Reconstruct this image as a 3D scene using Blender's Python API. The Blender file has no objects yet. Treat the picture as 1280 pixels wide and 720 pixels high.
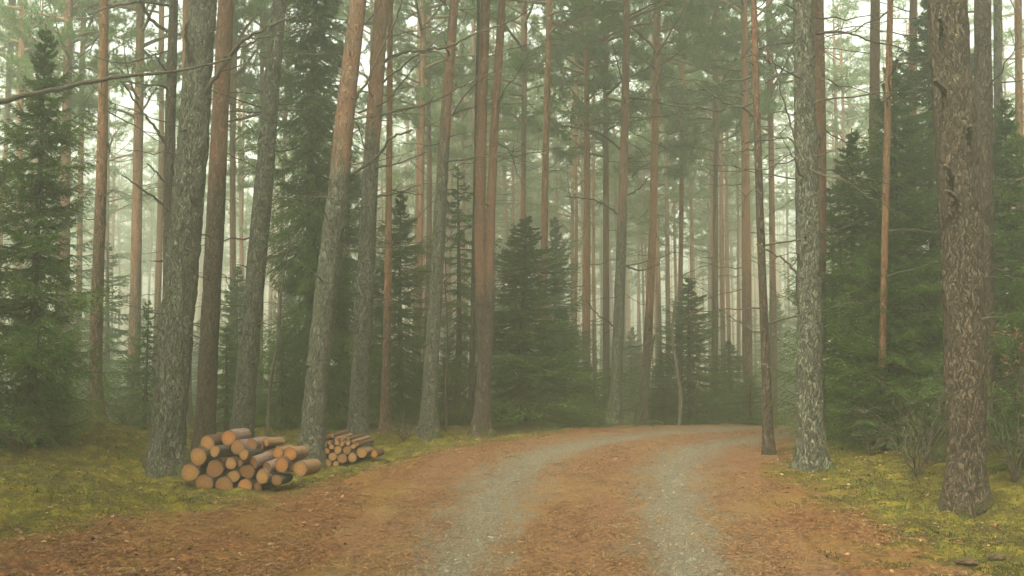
import bpy, math, random
import numpy as np
from mathutils import Vector, Matrix

random.seed(11)
rng = np.random.default_rng(7)
S = bpy.context.scene
COL = S.collection
R = math.radians

# ------------------------------------------------------------------ camera
F = 1244.4                       # focal length in pixels of the 1280 wide photo
CAM_H = 1.6
PITCH = math.atan(90 / F)
cam = bpy.data.objects.new('camera', bpy.data.cameras.new('camera'))
COL.objects.link(cam)
cam.data.lens = 35
cam.data.sensor_width = 36
cam.data.clip_start = 0.05
cam.data.clip_end = 1000
cam.location = (0, 0, CAM_H)
cam.rotation_euler = (R(90) + PITCH, 0, 0)
S.camera = cam

# ------------------------------------------------------------------ light
SUN_EL, SUN_AZ = R(58), R(202)   # azimuth from +Y, clockwise
w = bpy.data.worlds.new('World')
S.world = w
w.use_nodes = True
nt = w.node_tree
nt.nodes.clear()
out = nt.nodes.new('ShaderNodeOutputWorld')
bg = nt.nodes.new('ShaderNodeBackground')
sky = nt.nodes.new('ShaderNodeTexSky')
sky.sky_type = 'NISHITA'
sky.sun_disc = False
sky.sun_elevation = SUN_EL
sky.sun_rotation = SUN_AZ
sky.air_density = 1.0
sky.dust_density = 6.0
sky.ozone_density = 0.5
hs = nt.nodes.new('ShaderNodeHueSaturation')      # a closed overcast: hardly any blue
hs.inputs['Saturation'].default_value = 0.12
tint = nt.nodes.new('ShaderNodeMix')
tint.data_type = 'RGBA'
tint.blend_type = 'MULTIPLY'
tint.inputs['Factor'].default_value = 1.0
tint.inputs['B'].default_value = (0.955, 1.0, 0.85, 1)
nt.links.new(sky.outputs[0], hs.inputs['Color'])
nt.links.new(hs.outputs[0], tint.inputs['A'])
nt.links.new(tint.outputs['Result'], bg.inputs['Color'])
bg.inputs['Strength'].default_value = 0.15
nt.links.new(bg.outputs[0], out.inputs['Surface'])

sl = bpy.data.lights.new('sun', 'SUN')
sl.energy = 1.0
sl.angle = R(25)
sl.color = (1.0, 0.95, 0.78)
sun = bpy.data.objects.new('sun', sl)
COL.objects.link(sun)
d = Vector((math.sin(SUN_AZ) * math.cos(SUN_EL), math.cos(SUN_AZ) * math.cos(SUN_EL), math.sin(SUN_EL)))
sun.rotation_euler = d.to_track_quat('Z', 'Y').to_euler()

S.view_settings.view_transform = 'Standard'
S.view_settings.look = 'None'
S.view_settings.gamma = 1
S.view_settings.exposure = 2.3
S.cycles.max_bounces = 8
S.cycles.diffuse_bounces = 3
S.cycles.glossy_bounces = 1
S.cycles.transmission_bounces = 1
S.cycles.volume_bounces = 2
S.cycles.use_denoising = True

FOG_DENSITY = 0.0122

# ------------------------------------------------------------------ numpy helpers
def _h(ix, iy, iz, s):
    n = (ix * 374761393 + iy * 668265263 + iz * 2147483647 + s * 974634777) & 0xFFFFFFFF
    n = ((n ^ (n >> 13)) * 1274126177) & 0xFFFFFFFF
    n = n ^ (n >> 16)
    return (n & 0xFFFF) / 65535.0

def vnoise(x, y, z=0.0, s=0):
    x, y, z = np.broadcast_arrays(np.asarray(x, float), np.asarray(y, float), np.asarray(z, float))
    fx, fy, fz = np.floor(x), np.floor(y), np.floor(z)
    ix, iy, iz = fx.astype(np.int64), fy.astype(np.int64), fz.astype(np.int64)
    u, v, t = x - fx, y - fy, z - fz
    u = u * u * (3 - 2 * u); v = v * v * (3 - 2 * v); t = t * t * (3 - 2 * t)
    r = 0
    for a in (0, 1):
        for b in (0, 1):
            for c in (0, 1):
                r = r + (u if a else 1 - u) * (v if b else 1 - v) * (t if c else 1 - t) * _h(ix + a, iy + b, iz + c, s)
    return r * 2 - 1

def fbm(x, y, z=0.0, s=0, o=4):
    r, a, f = 0, 1.0, 1.0
    for k in range(o):
        r = r + a * vnoise(np.asarray(x) * f, np.asarray(y) * f, np.asarray(z) * f, s + k * 17)
        a *= .5; f *= 2.03
    return r

def sst(a, b, x):
    t = np.clip((x - a) / (b - a), 0, 1)
    return t * t * (3 - 2 * t)

def mesh_np(name, V, Fc, mats, midx=None, attrs=None, smooth=False):
    """V (n,3); Fc a list of index arrays (m,k)"""
    if not isinstance(Fc, list): Fc = [Fc]
    Fc = [np.asarray(f, dtype=np.int32) for f in Fc if len(f)]
    me = bpy.data.meshes.new(name)
    V = np.asarray(V, dtype=np.float32)
    me.vertices.add(len(V))
    me.vertices.foreach_set('co', V.ravel())
    tot = np.concatenate([np.full(len(f), f.shape[1], np.int32) for f in Fc])
    idx = np.concatenate([f.ravel() for f in Fc])
    st = np.concatenate([[0], np.cumsum(tot)[:-1]]).astype(np.int32)
    me.loops.add(len(idx))
    me.loops.foreach_set('vertex_index', idx)
    me.polygons.add(len(tot))
    me.polygons.foreach_set('loop_start', st)
    me.polygons.foreach_set('loop_total', tot)
    for m in (mats if isinstance(mats, (list, tuple)) else [mats]): me.materials.append(m)
    if midx is not None: me.polygons.foreach_set('material_index', np.asarray(midx, np.int32))
    if smooth is not False:
        sm = np.ones(len(tot), bool) if smooth is True else np.asarray(smooth, bool)
        me.polygons.foreach_set('use_smooth', sm)
    else:
        me.polygons.foreach_set('use_smooth', np.zeros(len(tot), bool))
    for k, a in (attrs or {}).items():
        at = me.attributes.new(k, 'FLOAT', 'POINT')
        at.data.foreach_set('value', np.asarray(a, np.float32))
    me.update(calc_edges=True)
    return me

def obj(name, me, parent=None, loc=None, rot=None, scale=None, **tags):
    o = bpy.data.objects.new(name, me)
    COL.objects.link(o)
    if parent: o.parent = parent
    if loc is not None: o.location = loc
    if rot is not None: o.rotation_euler = rot
    if scale is not None: o.scale = scale
    for k, v in tags.items():
        if v: o[k] = v
    return o

def thing(name, label, category, loc=(0, 0, 0), rotz=0, group=None):
    return obj(name, None, None, loc, (0, 0, rotz), None, label=label, category=category, group=group)

class Geo:
    """collects geometry pieces (verts, faces of 3 or 4, material index, attribute)"""
    def __init__(s): s.V = []; s.T = []; s.Q = []; s.n = 0; s.tm = []; s.qm = []; s.A = []
    def add(s, V, T=None, Q=None, m=0, a=0.0):
        V = np.asarray(V, float).reshape(-1, 3)
        s.V.append(V)
        s.A.append(np.broadcast_to(np.asarray(a, float), (len(V),)))
        if T is not None and len(T): s.T.append(np.asarray(T) + s.n); s.tm.append(np.full(len(T), m))
        if Q is not None and len(Q): s.Q.append(np.asarray(Q) + s.n); s.qm.append(np.full(len(Q), m))
        s.n += len(V)
    def mesh(s, name, mats, attr=None, smooth_m=()):
        F_, M_ = [], []
        if s.T: F_.append(np.concatenate(s.T)); M_.append(np.concatenate(s.tm))
        if s.Q: F_.append(np.concatenate(s.Q)); M_.append(np.concatenate(s.qm))
        M_ = np.concatenate(M_)
        return mesh_np(name, np.concatenate(s.V), F_, mats, M_, {attr: np.concatenate(s.A)} if attr else None,
                       np.isin(M_, list(smooth_m)) if smooth_m else False)

def frames(P):
    P = np.asarray(P, float)
    T = np.gradient(P, axis=0)
    T /= np.linalg.norm(T, axis=1)[:, None] + 1e-9
    ref = np.array([1.0, 0, 0]) if abs(T[0][0]) < .8 else np.array([0, 1.0, 0])
    N = np.cross(T, ref); N /= np.linalg.norm(N, axis=1)[:, None] + 1e-9
    B = np.cross(T, N)
    return T, N, B

def tube(geo, P, rad, n=6, m=0, a=0.0, cap=True):
    P = np.asarray(P, float); k = len(P)
    rad = np.broadcast_to(np.asarray(rad, float), (k,))
    T, N, B = frames(P)
    th = np.arange(n) * 2 * math.pi / n
    V = P[:, None] + rad[:, None, None] * (np.cos(th)[None, :, None] * N[:, None] + np.sin(th)[None, :, None] * B[:, None])
    i = np.arange(k - 1)[:, None] * n; j = np.arange(n)[None]
    j2 = (j + 1) % n
    Q = np.stack([i + j, i + j2, i + n + j2, i + n + j], -1).reshape(-1, 4)
    V = V.reshape(-1, 3)
    if cap:
        V = np.vstack([V, P[-1] + T[-1] * rad[-1] * .5])
        T3 = np.stack([(k - 1) * n + np.arange(n), (k - 1) * n + (np.arange(n) + 1) % n, np.full(n, k * n)], -1)
        geo.add(V, T3, Q, m, a)
    else:
        geo.add(V, None, Q, m, a)

def spline(P, n):
    """Catmull-Rom through points, n samples"""
    P = np.asarray(P, float)
    if len(P) == 2: P = np.array([P[0], (P[0] + P[1]) / 2, P[1]])
    L = np.concatenate([[0], np.cumsum(np.linalg.norm(np.diff(P, axis=0), axis=1))])
    t = np.linspace(0, L[-1], n)
    M = np.gradient(P, L, axis=0)
    k = np.clip(np.searchsorted(L, t, side='right') - 1, 0, len(P) - 2)
    h = (L[k + 1] - L[k])[:, None]
    u = ((t - L[k])[:, None]) / h
    return ((2*u**3 - 3*u**2 + 1) * P[k] + (u**3 - 2*u**2 + u) * h * M[k] + (-2*u**3 + 3*u**2) * P[k+1] + (u**3 - u**2) * h * M[k+1])

# ------------------------------------------------------------------ terrain function
CL = spline([(-.5, -40, 0), (-.35, -10, 0), (-.2, 0, 0), (.1, 4, 0), (.43, 7.4, 0), (.85, 11, 0), (1.5, 13.6, 0), (2.6, 15.7, 0),
             (4.6, 17.5, 0), (8, 19, 0), (14, 20.4, 0), (30, 22, 0), (80, 26, 0)], 700)[:, :2]
CLT = np.gradient(CL, axis=0); CLT /= np.linalg.norm(CLT, axis=1)[:, None]
CLS = np.concatenate([[0], np.cumsum(np.linalg.norm(np.diff(CL, axis=0), axis=1))])

def lateral(x, y):
    x = np.asarray(x, float).ravel(); y = np.asarray(y, float).ravel()
    lat = np.empty(len(x)); sy = np.empty(len(x))
    for c in range(0, len(x), 20000):
        sl_ = slice(c, c + 20000)
        D = (x[sl_, None] - CL[None, :, 0]) ** 2 + (y[sl_, None] - CL[None, :, 1]) ** 2
        k = D.argmin(1)
        dx = x[sl_] - CL[k, 0]; dy = y[sl_] - CL[k, 1]
        tx, ty = CLT[k, 0], CLT[k, 1]
        sgn = np.sign(dx * ty - dy * tx)
        lat[sl_] = sgn * np.sqrt(np.maximum(D[np.arange(len(k)), k], 0))
        sy[sl_] = CLS[k] + dx * tx + dy * ty
    return lat, sy                       # + is right of the road

def base_z(x, y, lat):
    r = .36 * sst(6.5, 12.5, y) * (1 - sst(18.0, 25, y)) - .25 * sst(19, 27, y)
    dip = .25 * sst(2.2, 3.6, -lat) * np.exp(-((y - 12.8) / 2.8) ** 2) * (1 - sst(4.1, 5.4, -x))
    mound = (.27 * sst(4.6, 6.2, -x) * np.exp(-((y - 13.5) / 3.0) ** 2))
    bank = .30 * sst(3.0, 6.0, lat) * np.exp(-((y - 12.5) / 4.0) ** 2)
    return r - dip + mound + bank

def height(x, y, lat=None):
    x = np.asarray(x, float); y = np.asarray(y, float); sh = x.shape
    x = x.ravel(); y = y.ravel()
    if lat is None: lat, _ = lateral(x, y)
    off = sst(1.9, 3.2, np.abs(lat))
    z = base_z(x, y, lat)
    z = z + off * (.07 * fbm(x * .7, y * .7, s=3, o=2) + .06 * np.abs(fbm(x * 1.9, y * 1.9, s=5, o=3)) + .03 * fbm(x * 5, y * 5, s=6, o=2))
    # worn wheel tracks, slightly raised middle
    al = np.abs(lat)
    z = z - .02 * np.exp(-((al - .88) / .35) ** 2) + .012 * fbm(x * 1.4, y * 1.4, s=9, o=3) * (1 - off)
    return z.reshape(sh)

def hz(x, y): return float(height(np.array([x]), np.array([y]))[0])

cp, sp = math.cos(PITCH), math.sin(PITCH)
def ray(u, v):
    a, b = (u - 640) / F, (360 - v) / F
    return np.array([a, cp - b * sp, sp + b * cp])       # direction
def at(u, v, Y):
    d_ = ray(u, v); t = Y / d_[1]
    return np.array([d_[0] * t, Y, CAM_H + d_[2] * t])
def proj(p):
    x, y, z = p[0], p[1], p[2] - CAM_H
    f = y * cp + z * sp
    return 640 + F * x / f, 360 - F * (z * cp - y * sp) / f
def ground_hit(u, v, lo=4.0, hi=20.0):
    ys = np.arange(lo, hi, .05); d_ = ray(u, v)
    t = ys / d_[1]
    zz = CAM_H + d_[2] * t
    g = height(d_[0] * t, ys)
    k = np.argmax(zz <= g)
    return float(ys[k]) if (zz <= g).any() else hi

# ------------------------------------------------------------------ materials
def newmat(name):
    m = bpy.data.materials.new(name); m.use_nodes = True
    t = m.node_tree; t.nodes.clear()
    o = t.nodes.new('ShaderNodeOutputMaterial'); b = t.nodes.new('ShaderNodeBsdfPrincipled')
    t.links.new(b.outputs[0], o.inputs['Surface'])
    return m, t, b
class NB:
    def __init__(s, t): s.t = t
    def n(s, ty, **kw):
        q = s.t.nodes.new('ShaderNode' + ty)
        for k, v in kw.items(): setattr(q, k, v)
        return q
    def l(s, a, b): s.t.links.new(a, b)
    def noise(s, vec, scale, detail=4, rough=.6, dim='3D'):
        q = s.n('TexNoise'); q.inputs['Scale'].default_value = scale; q.inputs['Detail'].default_value = detail
        q.inputs['Roughness'].default_value = rough
        if vec is not None: s.l(vec, q.inputs['Vector'])
        return q.outputs['Fac']
    def ramp(s, fac, stops, interp='LINEAR'):
        q = s.n('ValToRGB'); e = q.color_ramp.elements; q.color_ramp.interpolation = interp
        while len(e) < len(stops): e.new(.5)
        for k, (p, c) in enumerate(stops):
            e[k].position = p; e[k].color = c if len(c) == 4 else (*c, 1)
        s.l(fac, q.inputs['Fac']); return q.outputs['Color']
    def mix(s, f, a, b, mode='MIX'):
        q = s.n('Mix', data_type='RGBA', blend_type=mode)
        if isinstance(f, (int, float)): q.inputs['Factor'].default_value = f
        else: s.l(f, q.inputs['Factor'])
        for k, x in (('A', a), ('B', b)):
            if isinstance(x, tuple): q.inputs[k].default_value = x if len(x) == 4 else (*x, 1)
            else: s.l(x, q.inputs[k])
        return q.outputs['Result']
    def math(s, op, a, b=0.0, clamp=False):
        q = s.n('Math', operation=op, use_clamp=clamp)
        for k, x in enumerate((a, b)):
            if isinstance(x, (int, float)): q.inputs[k].default_value = x
            else: s.l(x, q.inputs[k])
        return q.outputs[0]
    def step(s, x, a, b):
        q = s.n('MapRange', interpolation_type='SMOOTHSTEP'); s.l(x, q.inputs['Value'])
        q.inputs['From Min'].default_value = a; q.inputs['From Max'].default_value = b
        return q.outputs['Result']
    def attr(s, name):
        q = s.n('Attribute'); q.attribute_name = name; return q.outputs['Fac']
    def mapping(s, vec, scale):
        q = s.n('Mapping'); q.inputs['Scale'].default_value = scale; s.l(vec, q.inputs['Vector']); return q.outputs[0]
    def bump(s, h, strength, dist, normal=None):
        q = s.n('Bump'); q.inputs['Strength'].default_value = strength; q.inputs['Distance'].default_value = dist
        s.l(h, q.inputs['Height'])
        if normal is not None: s.l(normal, q.inputs['Normal'])
        return q.outputs[0]

def bark_mat(name, low1, low2, lichen, up1, up2, lich_amt=.5, q=1.0):
    m, t, b = newmat(name); N = NB(t)
    co = N.n('TexCoord').outputs['Object']
    wob = N.n('TexNoise'); wob.inputs['Scale'].default_value = 9; wob.inputs['Detail'].default_value = 4; N.l(co, wob.inputs['Vector'])
    cw = N.n('VectorMath', operation='MULTIPLY_ADD'); N.l(wob.outputs['Color'], cw.inputs[0]); cw.inputs[1].default_value = (.13, .13, .16); N.l(co, cw.inputs[2])
    v1 = N.mapping(cw.outputs[0], (30 * q, 30 * q, 6.5 * q))
    vor = N.n('TexVoronoi', feature='DISTANCE_TO_EDGE'); vor.inputs['Scale'].default_value = 1; N.l(v1, vor.inputs['Vector'])
    rid = N.noise(N.mapping(cw.outputs[0], (38 * q, 38 * q, 7 * q)), 1, 6, .72)
    crack = N.step(N.math('ADD', vor.outputs['Distance'], N.math('MULTIPLY', N.math('SUBTRACT', rid, .5), 1.5)), -.16, .26)
    vc = N.n('TexVoronoi', feature='F1'); vc.inputs['Scale'].default_value = 1; N.l(v1, vc.inputs['Vector'])
    fine = N.noise(N.mapping(co, (60, 60, 22)), 1, 3, .65)
    cell = N.math('MULTIPLY', vc.outputs['Color'], 1.0)
    plate = N.mix(cell, low1, low2)
    plate = N.mix(N.step(fine, .35, .7), plate, N.mix(.45, plate, low1))
    li = N.noise(co, 13, 6, .78)
    lo = N.mix(N.step(li, .60 - .12 * lich_amt, .70 - .1 * lich_amt), plate, lichen)
    lo = N.mix(crack, tuple(c * .3 for c in low1), lo)
    flake = N.noise(N.mapping(co, (14, 14, 5)), 1, 5, .7)
    up = N.mix(N.step(flake, .35, .66), up1, up2)
    up = N.mix(N.step(N.noise(N.mapping(co, (11, 11, 3)), 1, 6, .8), .54, .66), up, tuple(c * .42 for c in up2))
    up = N.mix(N.math('MULTIPLY', N.step(fine, .55, .75), .5), up, tuple(c * .55 for c in up1))
    hzv = N.attr('hz')
    f = N.step(N.math('ADD', hzv, N.math('MULTIPLY', N.math('SUBTRACT', N.noise(N.mapping(co, (5, 5, 2)), 1, 5, .75), .5), 2.2)), .2, .95)
    mossn = N.noise(co, 7, 4, .65)
    mf = N.step(N.math('ADD', N.attr('moss'), N.math('SUBTRACT', mossn, .5)), .45, .7)
    up = N.mix(N.math('MULTIPLY', N.math('SUBTRACT', 1.0, crack), .55), up, tuple(c * .4 for c in up1))
    c = N.mix(f, lo, up)
    c = N.mix(mf, c, (.09, .115, .02))
    N.l(c, b.inputs['Base Color'])
    b.inputs['Roughness'].default_value = .95
    b.inputs['Specular IOR Level'].default_value = .15
    hgt = N.math('ADD', N.math('MULTIPLY', crack, N.math('SUBTRACT', 1.0, N.math('MULTIPLY', f, .45))), N.math('MULTIPLY', fine, .55))
    N.l(N.bump(hgt, 1.0, .035), b.inputs['Normal'])
    return m

BARK_GREY = bark_mat('bark_grey', (.115, .105, .075), (.16, .145, .105), (.17, .19, .12), (.25, .12, .07), (.22, .15, .10), .8, 1.3)
BARK_BROWN = bark_mat('bark_brown', (.095, .068, .045), (.13, .093, .064), (.12, .12, .08), (.23, .10, .055), (.19, .12, .08), .35, 1.25)
BARK_ORANGE = bark_mat('bark_orange', (.15, .09, .055), (.21, .13, .08), (.20, .19, .12), (.31, .135, .065), (.26, .15, .09), .15)

def simple(name, stops, scale=20, rough=.9, attr=None, trans=None, spec=.15, detail=3):
    m, t, b = newmat(name); N = NB(t)
    if attr:
        src = N.attr(attr)
    else:
        src = N.noise(N.n('TexCoord').outputs['Object'], scale, detail, .65)
    c = N.ramp(src, stops)
    N.l(c, b.inputs['Base Color'])
    b.inputs['Roughness'].default_value = rough
    b.inputs['Specular IOR Level'].default_value = spec
    if trans:
        tr = N.n('BsdfTranslucent'); N.l(c, tr.inputs['Color'])
        mx = N.n('MixShader'); mx.inputs[0].default_value = trans
        N.l(b.outputs[0], mx.inputs[1]); N.l(tr.outputs[0], mx.inputs[2])
        N.l(mx.outputs[0], t.nodes['Material Output'].inputs['Surface'])
    return m

TWIG = simple('twig', [(.3, (.04, .03, .02)), (.7, (.085, .068, .048))], 30)
TWIGDARK = simple('dark_twig', [(.3, (.04, .03, .02)), (.7, (.09, .07, .05))], 30)
ORANGE_TWIG = simple('orange_twig', [(.3, (.12, .075, .045)), (.7, (.20, .13, .08))], 12)
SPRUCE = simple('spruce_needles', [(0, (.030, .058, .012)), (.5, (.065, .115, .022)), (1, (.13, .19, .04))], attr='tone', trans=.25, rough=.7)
PINE = simple('pine_needles', [(0, (.09, .145, .05)), (.5, (.14, .22, .075)), (1, (.19, .27, .10))], attr='tone', trans=.45, rough=.7)
YOUNG = simple('young_spruce_needles', [(0, (.03, .06, .015)), (.5, (.06, .115, .025)), (1, (.11, .18, .04))], attr='tone', trans=.3, rough=.7)
DRY = simple('dry_needles', [(0, (.12, .06, .03)), (1, (.26, .14, .06))], attr='tone', trans=.2)

# ground
RUST1, RUST2, RUST3 = (.035, .016, .008), (.135, .050, .019), (.23, .105, .042)
def litter_color(N, co):
    n1 = N.noise(co, 1.3, 5, .65); n2 = N.noise(co, 22, 4, .7); n3 = N.noise(co, 90, 3, .7)
    c = N.ramp(n2, [(.36, RUST1), (.5, RUST2), (.64, RUST3)])
    c = N.mix(N.step(n3, .50, .72), c, (.27, .15, .07))
    c = N.mix(N.step(n3, .50, .30), c, (.07, .032, .014))
    c = N.mix(N.math('MULTIPLY', N.step(n1, .42, .66), .6), c, (.17, .105, .03))
    c = N.mix(N.math('MULTIPLY', N.step(N.noise(co, 4.5, 6, .78), .50, .64), .7), c, (.075, .035, .016))
    return c, n2, n3
def ground_mat():
    m, t, b = newmat('forest_floor'); N = NB(t)
    co = N.n('TexCoord').outputs['Object']
    lit, n2, n3 = litter_color(N, co)
    mn = N.noise(co, 5, 5, .7); mn2 = N.noise(co, 34, 4, .7)
    moss = N.ramp(mn, [(.34, (.045, .028, .012)), (.48, (.085, .070, .012)), (.62, (.21, .165, .018)), (.75, (.10, .11, .016))])
    moss = N.mix(N.step(mn2, .55, .35), moss, (.045, .04, .014))
    moss = N.mix(N.step(N.noise(co, 60, 2, .7), .60, .70), moss, (.24, .15, .06))
    f = N.step(N.math('ADD', N.attr('moss'), N.math('MULTIPLY', N.math('SUBTRACT', N.noise(co, 7, 5, .75), .5), 1.3)), .35, .65)
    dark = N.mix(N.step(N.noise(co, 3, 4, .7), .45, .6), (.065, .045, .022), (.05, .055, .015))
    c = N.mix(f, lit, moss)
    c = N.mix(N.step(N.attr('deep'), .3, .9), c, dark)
    N.l(c, b.inputs['Base Color'])
    b.inputs['Roughness'].default_value = 1; b.inputs['Specular IOR Level'].default_value = .1
    hh = N.math('ADD', N.math('MULTIPLY', n3, .5), N.math('ADD', N.math('MULTIPLY', n2, .8), mn2))
    N.l(N.bump(hh, .9, .035), b.inputs['Normal'])
    return m
def road_mat():
    m, t, b = newmat('gravel_track'); N = NB(t)
    co = N.n('TexCoord').outputs['Object']
    lit, n2, n3 = litter_color(N, co)
    lat = N.attr('lat'); al = N.math('ABSOLUTE', lat)
    # stretched along the road: needles lie in streaks
    cmb = N.n('CombineXYZ'); N.l(lat, cmb.inputs[0]); N.l(N.math('MULTIPLY', N.attr('along'), .35), cmb.inputs[1])
    st = N.noise(cmb.outputs[0], 5, 6, .72)
    cmb2 = N.n('CombineXYZ'); N.l(lat, cmb2.inputs[0]); N.l(N.attr('along'), cmb2.inputs[1])
    st2 = N.noise(cmb2.outputs[0], 16, 5, .75)
    vor = N.n('TexVoronoi'); vor.inputs['Scale'].default_value = 45; N.l(co, vor.inputs['Vector'])
    gcol = N.mix(vor.outputs['Color'], (.062, .053, .037), (.165, .142, .098))
    gcol = N.mix(N.step(n3, .5, .7), gcol, (.20, .172, .12))
    gcol = N.mix(N.math('MULTIPLY', N.step(n2, .48, .62), .75), gcol, (.10, .058, .03))
    dtr = N.math('ABSOLUTE', N.math('SUBTRACT', al, .88))
    v = N.math('ADD', dtr, N.math('ADD', N.math('MULTIPLY', N.math('SUBTRACT', st, .5), 1.9), N.math('MULTIPLY', N.math('SUBTRACT', st2, .5), 1.9)))
    f = N.step(v, .60, .06)
    c = N.mix(f, N.mix(.12, lit, gcol), gcol)
    N.l(c, b.inputs['Base Color'])
    b.inputs['Roughness'].default_value = .95; b.inputs['Specular IOR Level'].default_value = .15
    hh = N.math('ADD', N.math('MULTIPLY', vor.outputs['Distance'], .6), N.math('ADD', n3, n2))
    N.l(N.bump(hh, .9, .02), b.inputs['Normal'])
    return m
GROUND, ROAD = ground_mat(), road_mat()

# ------------------------------------------------------------------ ground sheet + road
def axis(lo, hi, a, b, step, grow=1.13):
    mid = list(np.arange(a, b, step))
    up = []; x, s = mid[-1], step
    while x < hi: s = min(s * grow, 6); x += s; up.append(x)
    dn = []; x, s = mid[0], step
    while x > lo: s = min(s * grow, 6); x -= s; dn.append(x)
    return np.array(dn[::-1] + mid + up)

gx = axis(-135, 135, -6.5, 6.5, .045); gy = axis(-30, 150, 7.0, 18, .05)
GX, GY = np.meshgrid(gx, gy)
lat, _ = lateral(GX, GY)
xf, yf = GX.ravel(), GY.ravel()
GZ = height(xf, yf, lat)
# mossiness: where the litter of the road verge gives way
thL = np.interp(yf, [4, 7.5, 8.6, 10, 12, 14, 17], [6.2, 5.4, 4.7, 3.6, 2.7, 2.4, 2.2])
thR = np.interp(yf, [4, 7.5, 9, 11, 14, 17], [3.4, 2.9, 2.6, 2.25, 2.0, 2.0])
edge = np.where(lat < 0, -lat - thL, lat - thR)
moss = .5 + np.clip(edge * .75, -.8, .6) + .25 * fbm(xf * .9, yf * .9, s=21, o=3)
moss -= .55 * sst(3.8, 5.4, lat) * (1 - sst(9.5, 11.0, yf)) + .35 * sst(4.0, 6, lat)
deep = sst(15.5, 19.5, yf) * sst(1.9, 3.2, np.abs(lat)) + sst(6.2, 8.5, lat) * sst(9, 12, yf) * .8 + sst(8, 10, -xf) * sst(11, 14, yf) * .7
nx, ny = len(gx), len(gy)
i = np.arange(ny - 1)[:, None] * nx + np.arange(nx - 1)[None]
Q = np.stack([i, i + 1, i + nx + 1, i + nx], -1).reshape(-1, 4)
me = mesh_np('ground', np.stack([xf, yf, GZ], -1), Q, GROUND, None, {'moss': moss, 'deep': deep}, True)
obj('ground', me, kind='structure')

k0, k1 = np.searchsorted(CL[:, 1], -5), np.searchsorted(CL[:, 0], 26)
cs = np.arange(CLS[k0], CLS[k1], .05)
cx = np.interp(cs, CLS, CL[:, 0]); cy = np.interp(cs, CLS, CL[:, 1])
tx = np.interp(cs, CLS, CLT[:, 0]); ty = np.interp(cs, CLS, CLT[:, 1])
tt = np.linspace(-1, 1, 90)
hwL = 2.05 + .22 * fbm(cs * .8, 0 * cs, s=31, o=3); hwR = 1.95 + .22 * fbm(cs * .8, 0 * cs + 9, s=32, o=3)
LAT = np.where(tt[None] < 0, tt[None] * hwL[:, None], tt[None] * hwR[:, None])
RX = cx[:, None] + LAT * ty[:, None]; RY = cy[:, None] - LAT * tx[:, None]
RZ = height(RX.ravel(), RY.ravel(), LAT.ravel()).reshape(RX.shape) + .014 - .03 * np.clip((np.abs(tt)[None] - .93) / .07, 0, 1)
nx, ny = len(tt), len(cs)
i = np.arange(ny - 1)[:, None] * nx + np.arange(nx - 1)[None]
Q = np.stack([i, i + 1, i + nx + 1, i + nx], -1).reshape(-1, 4)
me = mesh_np('road', np.stack([RX.ravel(), RY.ravel(), RZ.ravel()], -1), Q, ROAD, None,
             {'lat': LAT.ravel(), 'along': np.repeat(cs, nx)}, True)
obj('road', me, kind='structure')

# ------------------------------------------------------------------ haze
def box_mesh(name, a, b, mat):
    V = [(x, y, z) for x in (a[0], b[0]) for y in (a[1], b[1]) for z in (a[2], b[2])]
    Fq = [(0, 1, 3, 2), (4, 6, 7, 5), (0, 4, 5, 1), (2, 3, 7, 6), (0, 2, 6, 4), (1, 5, 7, 3)]
    return mesh_np(name, V, np.array(Fq), mat)
hm = bpy.data.materials.new('haze'); hm.use_nodes = True; hm.node_tree.nodes.clear()
ho = hm.node_tree.nodes.new('ShaderNodeOutputMaterial'); hv = hm.node_tree.nodes.new('ShaderNodeVolumePrincipled')
hv.inputs['Color'].default_value = (.95, .97, .88, 1)
hv.inputs['Density'].default_value = FOG_DENSITY
hv.inputs['Anisotropy'].default_value = .7
hm.node_tree.links.new(hv.outputs[0], ho.inputs['Volume'])
obj('haze', box_mesh('haze', (-142, -36, -2.2), (142, 158, 27), hm), kind='stuff')

# ------------------------------------------------------------------ pine building blocks
def blades(geo, C, D, L, W, m=0, tone=.5, jitter=.3):
    """one triangle per row: base centre C, direction D, length L, width W"""
    n = len(C)
    r = rng.normal(size=(n, 3)); s = np.cross(D, r); s /= np.linalg.norm(s, axis=1)[:, None] + 1e-9
    L = np.broadcast_to(L, (n,))[:, None]; W = np.broadcast_to(W, (n,))[:, None]
    V = np.stack([C - s * W / 2, C + s * W / 2, C + D * L], 1).reshape(-1, 3)
    T = np.arange(3 * n).reshape(-1, 3)
    a = np.repeat(np.clip(np.broadcast_to(tone, (n,)) + rng.normal(0, jitter * .5, n), 0, 1), 3)
    geo.add(V, T, None, m, a)

def unit(v): return v / (np.linalg.norm(v, axis=-1, keepdims=True) + 1e-9)

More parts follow.
